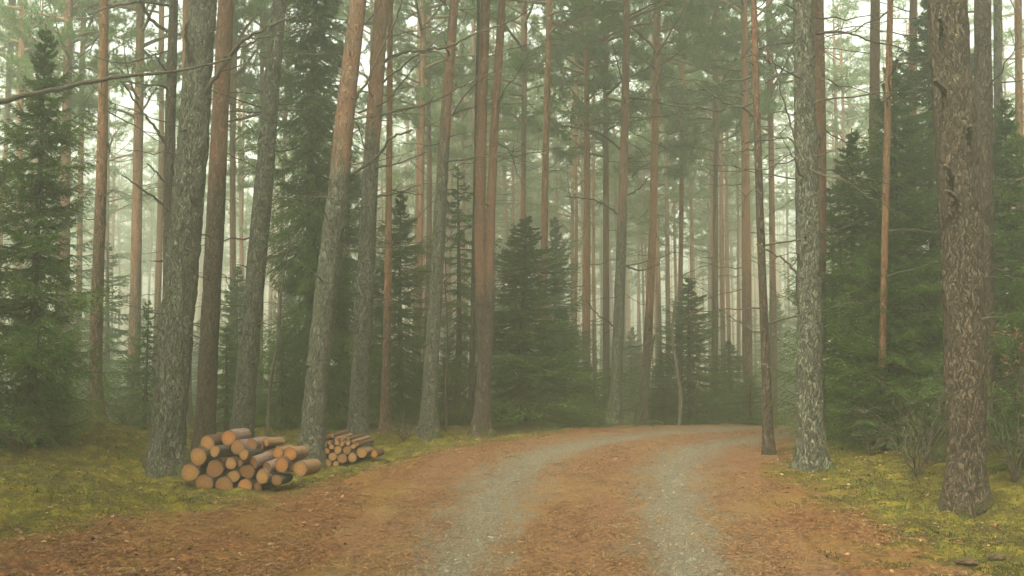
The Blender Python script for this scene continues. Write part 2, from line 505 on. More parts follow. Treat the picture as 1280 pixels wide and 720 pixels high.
def pine_limb(geo, base, az, length, rise, r0, tufts=1.0, wid=.011, nl=16):
    n = 8
    s = np.linspace(0, 1, n)
    bend = random.uniform(-.35, .35)
    dirx = np.array([math.cos(az), math.sin(az), 0]); side = np.array([-math.sin(az), math.cos(az), 0])
    P = base + dirx * (s * length)[:, None] + side * (bend * length * s ** 2 * .5)[:, None]
    P[:, 2] += rise * length * s - .25 * length * s * s * (1 if random.random() < .6 else -1.2) + rng.normal(0, .02 * length, n) * s
    tube(geo, P, np.linspace(r0, r0 * .2, n), 5, 0)
    Cs, Ds = [], []
    nsub = int(5 + length * 4)
    for k in range(nsub):
        t = random.uniform(.28, 1); q = P[0] * 0 + np.array([np.interp(t, s, P[:, c]) for c in range(3)])
        a2 = az + random.choice((-1, 1)) * random.uniform(.3, 1.3)
        ln = random.uniform(.25, .6) * (.5 + length * .3)
        dd = np.array([math.cos(a2), math.sin(a2), random.uniform(-.1, .45)]); dd /= np.linalg.norm(dd)
        e = q + dd * ln
        tube(geo, np.array([q, (q + e) / 2 + [0, 0, -.03], e]), [r0 * .3, r0 * .2, r0 * .1], 3, 0, cap=False)
        nt_ = max(2, int(6 * tufts * ln / .4))
        for j in range(nt_):
            f = random.uniform(.25, 1.0)
            c = q + (e - q) * f + rng.normal(0, .05, 3)
            Cs.append(c); Ds.append(dd)
    Cs = np.array(Cs); Ds = np.array(Ds)
    C = np.repeat(Cs, nl, 0); D = np.repeat(Ds, nl, 0)
    D = unit(D * .55 + rng.normal(0, .75, D.shape) + np.array([0, 0, .18]))
    tone = np.repeat(np.clip(rng.normal(.5, .2, len(Cs)), 0, 1), nl)
    blades(geo, C, D, rng.uniform(.07, .15, len(C)), wid, 1, tone)

def crown_mesh(name, h, Rm, nlimb, seed, tufts=1.0, wid=.012):
    """crown around a vertical axis from z=0 to z=h"""
    random.seed(seed)
    g = Geo()
    tube(g, np.array([[0, 0, -.1], [.03, 0, h * .5], [0, .02, h]]), [.07, .05, .01], 6, 0)
    for k in range(nlimb):
        f = (k + random.random()) / nlimb
        z = h * f ** .9
        prof = (.55 + .45 * math.sin(min(1, f * 2.2) * math.pi / 2)) * (1 - f ** 3) + .1
        ln = Rm * prof * random.uniform(.55, 1.15)
        pine_limb(g, np.array([0, 0, z]), random.uniform(0, 6.283), ln, random.uniform(-.05, .45) + .3 * f, .012 + .014 * ln, tufts, wid)
    return g.mesh(name, [ORANGE_TWIG, PINE], 'tone', (0,))

CROWNS = [crown_mesh('pine_crown', 7.5, 2.4, 50, 100 + k, 1.2, .016) for k in range(4)]
CROWN_THIN = [crown_mesh('pine_crown', 7.5, 2.1, 30, 150 + k, .9, .016) for k in range(4)]
CROWN_LOW = [crown_mesh('pine_crown', 10.0, 2.4, 34, 200 + k, .9, .016) for k in range(3)]

def dead_branch_mesh(name, length, r0, seed, mat=None, twigs=4):
    random.seed(seed); g = Geo()
    s = np.linspace(0, 1, 9)
    rise, curl = random.uniform(-.3, .45), random.uniform(-.35, .3)
    P = np.stack([s * length, .12 * length * np.sin(s * random.uniform(1, 4)) * s, rise * length * s + curl * length * s * s], -1)
    P[1:] += np.random.default_rng(seed).normal(0, .012 * length, (8, 3))
    P[0] = 0
    tube(g, P, np.linspace(r0, r0 * .18, 9), 5, 0)
    for k in range(twigs):
        t = random.uniform(.25, .95); q = np.array([np.interp(t, s, P[:, c]) for c in range(3)])
        d_ = np.array([random.uniform(.3, 1), random.choice((-1, 1)) * random.uniform(.3, 1), random.uniform(-.4, .5)])
        d_ *= random.uniform(.12, .32) * length / np.linalg.norm(d_)
        tube(g, np.array([q, q + d_ * .5 + [0, 0, -.02 * length], q + d_]), [r0 * .35, r0 * .25, r0 * .12], 4, 0)
    return g.mesh(name, [mat or TWIG])
DEAD = [dead_branch_mesh('dead_branch', random.uniform(.8, 2.2), random.uniform(.010, .016), 300 + k) for k in range(10)]
STUBS = [dead_branch_mesh('branch_stub', random.uniform(.10, .22), random.uniform(.010, .017), 340 + k, TWIGDARK, 0) for k in range(6)]

# ------------------------------------------------------------------ trunks
def trunk_mesh(name, P, rad, mat, sides=24, step=.08, orange=(6, 9), flare=.35, rough=.05, seed=0, moss_h=.25, extra=None):
    """P polyline (local), rad per point; bottom point is at ground level z=0"""
    P = np.asarray(P, float)
    L = np.linalg.norm(P[-1] - P[0])
    n = int(L / step)
    C = spline(P, n)
    rr = np.interp(np.linspace(0, 1, n), np.concatenate([[0], np.cumsum(np.linalg.norm(np.diff(P, axis=0), axis=1))]) /
                   np.sum(np.linalg.norm(np.diff(P, axis=0), axis=1)), rad)
    # sink the foot
    C = np.vstack([C[0] - [0, 0, .35], C[0] - [0, 0, .12], C]); rr = np.concatenate([[rr[0]] * 2, rr]); n += 2
    th = np.arange(sides) * 2 * math.pi / sides
    z = C[:, 2][:, None]
    h = np.clip(z, 0, None)
    ct, st_ = np.cos(th)[None], np.sin(th)[None]
    fl = 1 + flare * 1.25 * np.exp(-h / .19) * (1 + .45 * np.cos(th * 4 + seed)[None] + .3 * np.cos(th * 7 + seed * 2)[None])
    fl = fl + .10 * np.exp(-h / .5)
    fr = rough * (fbm(ct * rr[:, None] * 22 + seed, st_ * rr[:, None] * 22, z * 5, s=seed, o=3) + .5 * np.abs(fbm(ct * rr[:, None] * 40 + seed, st_ * rr[:, None] * 40, z * 10, s=seed + 5, o=2)))
    low = vnoise(ct * .8 + seed, st_ * .8, z * .9, s=seed) * .04
    RR = rr[:, None] * (fl + low) + fr * np.minimum(rr[:, None], .2) * (1 - .6 * sst(orange[0], orange[1], z))
    V = np.stack([C[:, 0][:, None] + RR * ct, C[:, 1][:, None] + RR * st_, np.broadcast_to(z, RR.shape)], -1).reshape(-1, 3)
    i = np.arange(n - 1)[:, None] * sides; j = np.arange(sides)[None]; j2 = (j + 1) % sides
    Q = np.stack([i + j, i + j2, i + sides + j2, i + sides + j], -1).reshape(-1, 4)
    hzv = np.broadcast_to(sst(orange[0], orange[1], z), RR.shape).ravel()
    ms = (.55 * np.exp(-h / max(moss_h, .01)) + 0 * RR).ravel()
    if extra: V_, Q_ = extra
    return mesh_np(name, V, Q, mat, None, {'hz': hzv, 'moss': ms}, True)

pines = []   # (root, u, Y)
def hero(name, label, pts, D=None, mat=BARK_GREY, orange=(6, 9), top=15.5, sides=26, step=.06, crown=0, crown_z=9.0,
         ndead=6, nstub=5, group=None, rough=.06, seed=1, moss_h=.25, dead_from=1.6, flare=.35, cat='pine tree', lean_y=0):
    """pts: (u, v, width px) from the base upwards"""
    u0, v0, w0 = pts[0]
    if D is None: D = ground_hit(u0, v0)
    b = at(u0, v0, D)
    gz_ = hz(b[0], D)
    W = [at(u, v, D) for u, v, _ in pts]
    rad = [wd / 2 * .83 * D / F for _, _, wd in pts]
    if W[0][2] > gz_ + .02 or D is not None:
        s = (W[1] - W[0]) / (W[1][2] - W[0][2])
        W[0] = W[0] + s * (gz_ - W[0][2])
    root = np.array([W[0][0], D, gz_])
    P = [p - root for p in W]
    last = (P[-1] - P[-2]) / (P[-1][2] - P[-2][2])
    zt = P[-1][2]; r_end = rad[-1]
    for f in (.33, .66, 1):
        z = zt + (top - zt) * f
        P.append(P[-1] + last * (1 - .4 * f) * (z - P[-1][2])); rad.append(r_end * (1 - .75 * f))
    P = np.array(P)
    t = thing(name, label, cat, tuple(root), 0, group)
    t['category'] = cat
    obj('trunk', trunk_mesh('trunk', P, rad, mat, sides, step, orange, flare, rough, seed, moss_h), t)
    cen = lambda z: np.array([np.interp(z, P[:, 2], P[:, 0]), np.interp(z, P[:, 2], P[:, 1]), z])
    rd = lambda z: float(np.interp(z, P[:, 2], rad))
    if crown is not None:
        c = cen(crown_z)
        sc = (top - crown_z + .8) / 7.5
        obj('crown', CROWNS[(crown + seed) % 4], t, tuple(c), (0, 0, seed * 1.3), (1, 1, sc))
    rs = random.Random(seed * 7 + 1)
    for k in range(int(ndead * (2.3 if D < 17.5 else 1.6))):
        z = rs.uniform(dead_from, 9)
        c = cen(z); az = rs.uniform(0, 6.283); off = rd(z) * .8
        obj('dead_branch', rs.choice(DEAD), t, (c[0] + off * math.cos(az), c[1] + off * math.sin(az), z), (0, rs.uniform(-.3, .15), az), [rs.uniform(.6, 1.15)] * 3)
    for k in range(nstub):
        z = rs.uniform(1.2, 6.5)
        c = cen(z); az = rs.uniform(-2.9, -.2); off = rd(z) * .93
        obj('branch_stub', rs.choice(STUBS), t, (c[0] + off * math.cos(az), c[1] + off * math.sin(az), z), (0, rs.uniform(-.5, .1), az), [rs.uniform(.7, 1.3)] * 3)
    t_info = dict(root=t, D=D, loc=root, cen=cen, rad=rd)
    pines.append(t_info)
    return t_info

def limb(info, pts, w0, w1, D1=None, mat=TWIG, name='branch', twigs=3, seed=0):
    """a bare limb of a tree through photo points, leaving the trunk at the first one"""
    D0 = info['D']; D1 = D1 or D0
    k = len(pts)
    P = np.array([at(u, v, D0 + (D1 - D0) * i_ / (k - 1)) for i_, (u, v) in enumerate(pts)]) - info['loc']
    C = spline(P, max(8, k * 5)); n = len(C)
    rs = np.random.default_rng(seed + 5)
    rad = np.linspace(w0, w1, n) / 2 * D0 / F
    C[1:] += rs.normal(0, .008, (n - 1, 3))
    g = Geo(); tube(g, C, rad, 6, 0)
    for q in range(twigs):
        j = int(rs.integers(n // 4, n - 1)); tdir = unit(C[min(j + 1, n - 1)] - C[j - 1])
        dd = unit(tdir * .8 + rs.normal(0, .6, 3)); ln = rs.uniform(.12, .5)
        tube(g, np.array([C[j], C[j] + dd * ln * .5 + [0, 0, -.02], C[j] + dd * ln]), [rad[j] * .45, rad[j] * .3, rad[j] * .12], 4, 0)
    obj(name, g.mesh(name, [mat], None, (0,)), info['root'])

# ---- the trees one can tell apart, left to right -------------------------------------------------
A = {}
A['offleft'] = hero('pine_tree', 'pine just past the left edge whose long bare limb crosses the picture', [(-95, 575, 40), (-90, 300, 34), (-80, 60, 30)], 11.0, BARK_GREY, (6, 9), seed=3, ndead=0, nstub=0)
A['slimleft'] = hero('pine_tree', 'slim reddish pine standing alone between the left spruce and the thick lichen trunk',
     [(119, 548, 25), (119, 480, 19), (123, 330, 17), (128, 170, 15), (130, 0, 13)], 16.0, BARK_ORANGE, (2.0, 4.6), seed=4, ndead=4, nstub=3)
A['polebehind'] = hero('pine_tree', 'thin brown pine whose upper stem shows left of the thick lichen trunk',
     [(209, 545, 22), (211, 400, 19), (212, 200, 16), (217, 0, 13)], 15.2, BARK_BROWN, (7, 10), seed=5, ndead=0, nstub=4)
A['redbehind'] = hero('pine_tree', 'thin orange pine mostly hidden behind the thick lichen trunk',
     [(232, 540, 18), (232, 300, 13), (233, 0, 11)], 20.0, BARK_ORANGE, (3, 6), seed=6, ndead=2, nstub=0)
A['big'] = hero('pine_tree', 'thick grey pine crusted with lichen, standing against the large log pile',
     [(206, 590, 46), (210, 540, 46), (218, 440, 49), (228, 330, 47), (238, 220, 44), (246, 110, 42), (254, 0, 39)], None, BARK_GREY, (8, 11),
     seed=7, sides=56, step=.025, rough=.11, ndead=2, nstub=9, moss_h=.2, flare=.28)
A['redtwin'] = hero('pine_tree', 'reddish brown pine right behind the thick lichen trunk',
     [(256, 545, 30), (261, 440, 28), (268, 300, 27), (276, 130, 25), (283, 0, 23)], 14.6, BARK_BROWN, (2.6, 5.0), seed=8, sides=32, ndead=5, nstub=6)
A['lean1'] = hero('pine_tree', 'dark grey brown pine leaning right behind the large log pile',
     [(303, 540, 33), (308, 470, 30), (317, 370, 29), (330, 230, 27), (340, 100, 24), (350, 0, 22)], 14.4, BARK_GREY, (7, 10), seed=9, sides=34, step=.04, ndead=4, nstub=9, rough=.08)
A['lean2'] = hero('pine_tree', 'pine with orange upper stem leaning right, its foot between the two log piles',
     [(390, 555, 36), (394, 500, 33), (404, 390, 33), (420, 260, 30), (434, 120, 28), (448, 0, 26)], 14.0, BARK_GREY, (3.2, 4.8), seed=10, sides=36, step=.04, ndead=5, nstub=8, rough=.08)
A['pile2'] = hero('pine_tree', 'lichen speckled straight pine rising behind the small log pile',
     [(447, 548, 30), (450, 480, 28), (456, 360, 26), (464, 200, 24), (472, 80, 22), (477, 0, 20)], 15.4, BARK_GREY, (3.8, 5.6), seed=11, sides=32, step=.045, ndead=6, nstub=6, rough=.07)
A['thin483'] = hero('pine_tree', 'thin orange pine just right of the pine behind the small log pile',
     [(481, 545, 14), (484, 400, 12), (486, 250, 10), (488, 0, 8)], 17.0, BARK_ORANGE, (1.2, 3.0), seed=12, ndead=5, nstub=2, sides=18)
A['mid550'] = hero('pine_tree', 'grey footed pine with orange top standing alone at the left road verge',
     [(535, 553, 24), (538, 480, 22), (545, 360, 20), (554, 200, 17), (562, 80, 15), (568, 0, 13)], 16.0, BARK_GREY, (3.4, 5.8), seed=13, ndead=6, nstub=4, rough=.07)
A['fork'] = hero('pine_tree', 'forked pine with two orange stems parting above the left road verge',
     [(601, 548, 25), (604, 480, 22), (610, 420, 17), (612, 320, 14), (618, 160, 13), (628, 0, 12)], 16.8, BARK_BROWN, (1.6, 3.4), seed=14, ndead=7, nstub=2)
# second stem of the forked pine
inf = A['fork']
P = np.array([at(u, v, inf['D']) - inf['loc'] for u, v in ((606, 455), (602, 400), (600, 320), (602, 160), (607, 0))])
P = np.vstack([P, P[-1] + (P[-1] - P[-2]) * 1.6, P[-1] + (P[-1] - P[-2]) * 3.2])
rr_ = np.array([15, 14, 13, 12, 11, 8, 3]) / 2 * inf['D'] / F
g = Geo(); Cc = spline(P, 140); tube(g, Cc, np.interp(np.linspace(0, 1, 140), np.linspace(0, 1, 7), rr_), 16, 0)
me = g.mesh('second_stem', [BARK_BROWN], 'hz', (0,))
me.attributes['hz'].data.foreach_set('value', np.resize(sst(1.6, 3.4, np.array([v.co.z for v in me.vertices])), len(me.vertices)).astype(np.float32))
obj('second_stem', me, inf['root'])
A['dark590'] = hero('pine_tree', 'thin dark pole of a pine standing left behind the forked pine',
     [(588, 545, 9), (590, 450, 8), (592, 340, 7), (595, 180, 6)], 18.5, BARK_BROWN, (9, 12), seed=15, ndead=3, nstub=0, sides=14)
A['h683'] = hero('pine_tree', 'slender yellowish brown pine rising out of the broad spruce left of the bend',
     [(676, 540, 12), (679, 400, 11), (682, 200, 10), (687, 0, 8)], 23, BARK_ORANGE, (1, 3), seed=16, ndead=8, nstub=0, sides=14)
A['h735'] = hero('pine_tree', 'hazy reddish pine just right of the broad spruce, upright and slender',
     [(733, 545, 14), (733, 400, 12), (734, 250, 10), (733, 60, 8)], 25, BARK_ORANGE, (1.5, 3.5), seed=17, ndead=7, nstub=0, sides=14, crown_z=7)
A['h770'] = hero('pine_tree', 'grey footed pine with crooked bare limbs standing behind the middle of the road bend',
     [(767, 543, 20), (770, 480, 18), (776, 330, 15), (781, 150, 12), (784, 0, 10)], 19.5, BARK_GREY, (2.6, 5.2), seed=18, ndead=10, nstub=3, sides=18, crown_z=8)
A['h815'] = hero('pine_tree', 'hazy orange pine right of the crooked limbed pine behind the bend',
     [(800, 543, 17), (806, 480, 14), (813, 360, 12), (818, 200, 11), (823, 0, 9)], 22.5, BARK_ORANGE, (1.8, 3.6), seed=19, ndead=10, nstub=0, sides=16, crown_z=8)
A['slimroad'] = hero('pine_tree', 'slim dark pine at the right road edge just before the bend',
     [(961, 570, 15), (959, 500, 14), (953, 350, 12), (947, 170, 11), (942, 0, 9)], None, BARK_BROWN, (3.2, 5.5), seed=20, ndead=7, nstub=5, sides=20, rough=.05, flare=.25)
A['rightgrey'] = hero('pine_tree', 'thick straight grey pine with mossy foot on the right road verge',
     [(1014, 587, 38), (1013, 520, 37), (1012, 400, 36), (1009, 250, 34), (1006, 120, 31), (1004, 0, 29)], None, BARK_GREY, (5.2, 8.0), seed=21, sides=48, step=.028, rough=.09, ndead=5, nstub=9)
A['rightred'] = hero('pine_tree', 'dark red pine standing close behind the thick grey pine on the right verge',
     [(1022, 565, 24), (1024, 400, 20), (1025, 200, 18), (1023, 0, 16)], 15.5, BARK_BROWN, (1.5, 3.5), seed=22, ndead=7, nstub=3)
A['r1094'] = hero('pine_tree', 'brown pine whose stem shows above the dark spruces right of the thick grey pine',
     [(1090, 550, 22), (1092, 300, 17), (1094, 0, 14)], 18.5, BARK_BROWN, (3, 5), seed=23, ndead=4, nstub=0, sides=16)
A['r1110'] = hero('pine_tree', 'thin bright orange pine running down through the dark spruces',
     [(1100, 545, 10), (1104, 400, 10), (1107, 250, 10), (1113, 0, 9)], 13.6, BARK_ORANGE, (.6, 1.8), seed=24, ndead=6, nstub=0, sides=16)
A['r1142'] = hero('pine_tree', 'orange brown pine top showing just left of the thickest trunk on the right',
     [(1138, 545, 16), (1140, 250, 13), (1142, 0, 11)], 19, BARK_ORANGE, (3, 5), seed=25, ndead=4, nstub=0, sides=16)
A['bigright'] = hero('pine_tree', 'thickest brown pine in the right foreground with dark broken branch stubs',
     [(1207, 634, 52), (1208, 560, 52), (1207, 440, 56), (1203, 320, 57), (1195, 180, 57), (1187, 60, 56), (1184, 0, 55)], None, BARK_BROWN, (9, 12),
     seed=26, sides=60, step=.022, rough=.09, ndead=0, nstub=4, flare=.22)
A['bigright2'] = hero('pine_tree', 'grey brown pine half hidden behind the thickest trunk on the right',
     [(1232, 585, 28), (1232, 450, 27), (1230, 250, 26), (1228, 0, 24)], 12.2, BARK_BROWN, (7, 9), seed=27, sides=30, ndead=4, nstub=5)
A['r1247'] = hero('pine_tree', 'slim grey pine beyond the right edge spruces, right of the two joined trunks',
     [(1250, 560, 16), (1249, 300, 14), (1247, 0, 12)], 16.5, BARK_GREY, (6, 9), seed=28, ndead=3, nstub=0, sides=16)
A['r1273'] = hero('pine_tree', 'slim orange pine at the extreme right edge above the dark spruces',
     [(1276, 560, 14), (1275, 300, 12), (1273, 0, 10)], 17.5, BARK_ORANGE, (3, 5), seed=29, ndead=3, nstub=0, sides=16)
# hazy but separate stems on the left
for k, (ub, ut, wd, Y, lab) in enumerate([
    (22, 27, 9, 25, 'faint slender pine at the far left edge behind the left spruce'),
    (76, 86, 15, 22, 'hazy pine seen above the tip of the left spruce, leaning slightly right'),
    (96, 104, 8, 27, 'thin faint reddish pine left of the slim reddish pine'),
    (166, 176, 15, 23, 'hazy pinkish pine midway between the slim reddish pine and the thick lichen trunk'),
    (292, 290, 9, 24, 'thin hazy pine in the gap right of the reddish brown pine'),
    (521, 530, 9, 26, 'thin hazy pine left of the lone pine at the left verge'),
    (650, 657, 8, 27, 'faint slender pine between the forked pine and the yellowish brown one'),
    (758, 757, 9, 27, 'thin faint pine close left of the crooked limbed pine'),
    (848, 855, 7, 29, 'thin faint pine a little right of the hazy orange pine behind the bend'),
    (935, 930, 13, 24, 'hazy brown pine close left of the slim dark pine at the road edge'),
    (893, 896, 8, 28, 'faint pine rising above the young spruces behind the right end of the bend'),
    (968, 962, 9, 26, 'hazy brown pine between the slim dark pine and the thick grey pine')]):
    A['z%d' % k] = hero('pine_tree', lab, [(ub, 545, wd * 1.25), ((ub + ut) / 2, 280, wd), (ut, 0, wd * .8)], Y,
         (BARK_ORANGE, BARK_BROWN)[k % 3 == 1], (2, 5), seed=40 + k, ndead=6, nstub=0, sides=14, step=.15, crown_z=random.Random(k).uniform(6.5, 8.5), top=16.5)

# limbs one can trace in the photo
limb(A['offleft'], [(-88, 150), (0, 127), (90, 108), (160, 95), (210, 91), (290, 72)], 9, 3, 12.0, seed=1, mat=TWIGDARK)
B_ = A['big']
limb(B_, [(247, 140), (262, 108), (287, 72), (305, 50), (330, 36), (352, 26), (379, 19)], 7, 2, B_['D'] - .7, seed=2, twigs=5, mat=TWIGDARK)
limb(B_, [(246, 108), (238, 80), (234, 52), (233, 28)], 6, 4, B_['D'] - .4, seed=3, twigs=0, mat=TWIGDARK)
limb(B_, [(280, 72), (310, 56), (345, 42), (392, 36)], 3, 1.5, B_['D'] - .5, seed=4, mat=TWIGDARK)
p_ = A['polebehind']
for q, (pl, a, b) in enumerate([([(208, 180), (192, 158), (170, 128), (152, 103)], 4, 2), ([(210, 40), (190, 25), (176, 2), (170, -20)], 5, 3),
        ([(206, 228), (196, 216), (183, 203)], 3, 1.5), ([(205, 257), (182, 240), (153, 219)], 3.5, 1.5), ([(214, 98), (204, 84), (194, 67)], 3.5, 2),
        ([(215, 8), (178, 2), (140, 9), (110, 20)], 4, 2), ([(216, 60), (180, 74), (140, 78), (118, 70)], 2.5, 1.2), ([(217, 108), (185, 106), (150, 102)], 3.5, 1.5)]):
    limb(p_, pl, a, b, p_['D'] - .5, seed=10 + q, twigs=2)
l2, pl2 = A['lean2'], A['pile2']
limb(l2, [(443, 128), (462, 95), (480, 55), (500, 10), (506, -15)], 3.5, 2, l2['D'] - .3, seed=20, twigs=1)
limb(pl2, [(470, 82), (505, 65), (530, 63), (560, 58), (600, 40), (640, 26), (662, 12)], 4.5, 1.5, 14.6, seed=21, twigs=6)
limb(pl2, [(466, 115), (500, 85), (527, 66), (548, 66), (560, 76)], 3.5, 1.5, 14.9, seed=22)
limb(pl2, [(448, 141), (478, 130), (505, 100), (528, 72)], 3, 1.2, 15, seed=23)
limb(l2, [(441, 218), (470, 196), (490, 172), (515, 163)], 4, 2.5, 13.4, seed=24)
limb(pl2, [(462, 148), (500, 138), (540, 128), (570, 112), (600, 98)], 3, 1.3, 14.7, seed=25, twigs=4)
limb(pl2, [(458, 212), (490, 206), (535, 190)], 3, 1.5, 15, seed=26)
limb(pl2, [(458, 245), (490, 243), (524, 231)], 3, 1.5, 15, seed=27)
limb(A['mid550'], [(565, 145), (580, 120), (600, 100), (620, 88)], 2.5, 1.2, seed=28)
limb(A['mid550'], [(547, 315), (562, 298), (585, 285)], 2.5, 1.2, seed=29)
c_ = A['h770']
for q, pl in enumerate([[(783, 118), (776, 95), (770, 72), (765, 52)], [(780, 190), (768, 180), (752, 168), (735, 162), (700, 158)], [(779, 275), (765, 262), (735, 248), (705, 246)],
        [(776, 420), (764, 405), (745, 392), (735, 378)], [(783, 245), (800, 235), (812, 220)], [(785, 20), (810, 8), (840, -8)], [(777, 330), (800, 338), (825, 330)]]):
    limb(c_, pl, 3, 1.2, seed=30 + q, twigs=4)
s_ = A['slimroad']
limb(s_, [(947, 152), (930, 135), (905, 128), (878, 112), (858, 113)], 3, 1.2, seed=40, twigs=5)
limb(A['rightgrey'], [(1000, 190), (985, 172), (965, 175), (945, 176), (900, 190)], 3, 1, seed=41)
limb(A['rightgrey'], [(1000, 192), (990, 160), (978, 120), (968, 80), (955, 55)], 3, 1.2, seed=42, twigs=4)
limb(A['rightgrey'], [(1001, 350), (980, 325), (955, 312), (945, 305)], 3.5, 1.5, seed=43, twigs=4)
limb(A['rightgrey'], [(1020, 42), (1050, 40), (1090, 52), (1130, 60)], 4, 1.5, seed=44, twigs=5)
br = A['bigright']
for q, pl in enumerate([[(1182, 52), (1178, 40), (1174, 22)], [(1184, 118), (1178, 112), (1169, 100)], [(1204, 186), (1210, 172), (1213, 158)], [(1180, 228), (1190, 222), (1182, 206)], [(1180, 256), (1194, 250), (1182, 238)]]):
    limb(br, pl, 8, 5, br['D'] - .36, seed=50 + q, twigs=0, mat=TWIGDARK, name='branch_stub')

# ------------------------------------------------------------------ spruces
def bough_template(seed, droop=.35, nl=1.0):
    """unit bough along +x, length 1 m; returns stem polyline and needle arrays"""
    r = np.random.default_rng(seed)
    s = np.linspace(0, 1, 10)
    P = np.stack([s, .06 * np.sin(s * 3 + seed) * s, -droop * np.sin(s * 2.2) * .6 + .12 * s ** 3], -1)
    C, D, SL = [], [], []
    stems = []
    for k in range(26):
        t = .10 + .88 * (k / 25)
        q = np.array([np.interp(t, s, P[:, c]) for c in range(3)])
        sd = 1 if k % 2 else -1
        L = (.42 * (1 - t) ** .7 + .08) * r.uniform(.7, 1.15) * (.5 + .5 * min(1, t / .25))
        a = r.uniform(.6, 1.05)
        dd = unit(np.array([math.cos(a), sd * math.sin(a), r.uniform(-.55, -.05)]))
        m = max(3, int(L / .022 * nl))
        f = np.linspace(.05, 1, m)
        pts = q + dd * (f * L)[:, None]; pts[:, 2] -= .12 * L * f ** 2
        stems.append((q, pts[-1]))
        for sg in (-1, 1, 0):
            C.append(pts)
            nn = unit(np.tile(dd, (m, 1)) * .9 + sg * np.cross(dd, [0, 0, 1])[None] * 1.0 + r.normal(0, .25, (m, 3)) + (np.array([0, 0, .5]) if sg == 0 else 0))
            D.append(nn)
    return P, np.concatenate(C), np.concatenate(D), stems

def spruce_meshes(H, Rm, seed, nb, droop, mat=SPRUCE, bare=0.0, needle=.036, wid=.013, taper=.8, gap=.25, nl=1.0, ragged=.42):
    random.seed(seed); r = np.random.default_rng(seed)
    temps = [bough_template(seed * 10 + k, droop, nl) for k in range(4)]
    g = Geo(); tr = Geo()
    zz = np.linspace(-.3, H, 24)
    rad = np.interp(zz, [-.3, 0, H], [.012 * H + .03, .011 * H + .02, .006])
    tube(tr, np.stack([.02 * np.sin(zz), .02 * np.cos(zz * .8), zz], -1), rad, 10, 0)
    az = 0
    for k in range(nb):
        f = (k + r.random()) / nb                       # 0 bottom, 1 top
        f = f ** .92
        main = r.random() < .62
        if main:
            ws = .055 * H * (1 - .4 * f)
            f = np.clip((round(f * H / ws) * ws) / H + r.normal(0, .006), 0.0, .995)
        z = bare * H + (1 - bare) * H * f * .985
        L = Rm * ((1 - f) ** taper) * r.uniform(1 - ragged, 1 + ragged * .7) * (1.12 if main else .62) * (1 + .22 * math.sin(int(f * 22) * 2.7 + seed) + .18 * math.sin(az * 1.0 + seed + f * 5)) + .07
        if r.random() < gap * .5 and f < .9: L *= r.uniform(.4, .75)
        if f > .86: L *= r.uniform(.5, 1)
        az += 2.4 + r.normal(0, .35)
        P, C, D, stems = temps[r.integers(4)]
        sc = L
        pitch = (.6 * f ** 1.5 - .10) + r.normal(0, .17)      # upper boughs point up
        ca, sa = math.cos(az), math.sin(az); cq, sq = math.cos(pitch), math.sin(pitch)
        M = np.array([[ca, -sa, 0], [sa, ca, 0], [0, 0, 1]]) @ np.array([[cq, 0, -sq], [0, 1, 0], [sq, 0, cq]])
        org = np.array([.02 * math.sin(z), .02 * math.cos(z * .8), z])
        tf = lambda X: (X * sc) @ M.T + org
        tube(g, tf(P), np.linspace(.006 + .006 * L, .002, len(P)), 4, 0, cap=False)
        keep = r.random(len(C)) < (min(1.0, .35 + .65 * L) )
        Cc, Dd = tf(C[keep]), D[keep] @ M.T
        nls = needle * (1.0 if L > .4 else .8)
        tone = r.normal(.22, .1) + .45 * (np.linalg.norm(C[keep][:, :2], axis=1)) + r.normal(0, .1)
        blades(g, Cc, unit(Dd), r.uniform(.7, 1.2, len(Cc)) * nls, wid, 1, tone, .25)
    return tr.mesh('spruce_trunk', [TWIGDARK], None, (0,)), g.mesh('spruce_crown', [TWIGDARK, mat], 'tone')

SP = {
    'bushy0': (5.0, 1.35, spruce_meshes(5.0, 1.35, 1, 300, .35)),
    'bushy1': (5.0, 1.35, spruce_meshes(5.0, 1.35, 2, 280, .25, gap=.5, ragged=.35)),
    'tall0': (11.0, 1.5, spruce_meshes(11.0, 1.5, 3, 420, .75, needle=.05, wid=.02, gap=.4, ragged=.4, taper=.55)),
    'small0': (2.0, .75, spruce_meshes(2.0, .75, 4, 90, .2, YOUNG, needle=.026, nl=.8)),
    'small1': (2.0, .75, spruce_meshes(2.0, .75, 5, 80, .3, YOUNG, needle=.026, nl=.8, gap=.6)),
    'sparse0': (4.0, 1.0, spruce_meshes(4.0, 1.0, 6, 90, .25, gap=.7, ragged=.4)),
}
def spruce(kind, label, u, D, tip_v, Rpx, group=None, rz=None, name='spruce_tree', cat='spruce tree', base=None):
    H0, R0, (mt, mc) = SP[kind]
    x = (u - 640) / F * D / (cp) * cp
    x = at(u, 450, D)[0]
    z0 = hz(x, D)
    H = at(u, tip_v, D)[2] - z0
    Rw = Rpx * 1.3 * D / F
    t = thing(name, label, cat, (x, D, z0), random.uniform(0, 6.28) if rz is None else rz, group)
    sc = (Rw / R0, Rw / R0, H / H0)
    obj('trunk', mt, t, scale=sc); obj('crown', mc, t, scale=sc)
    return t

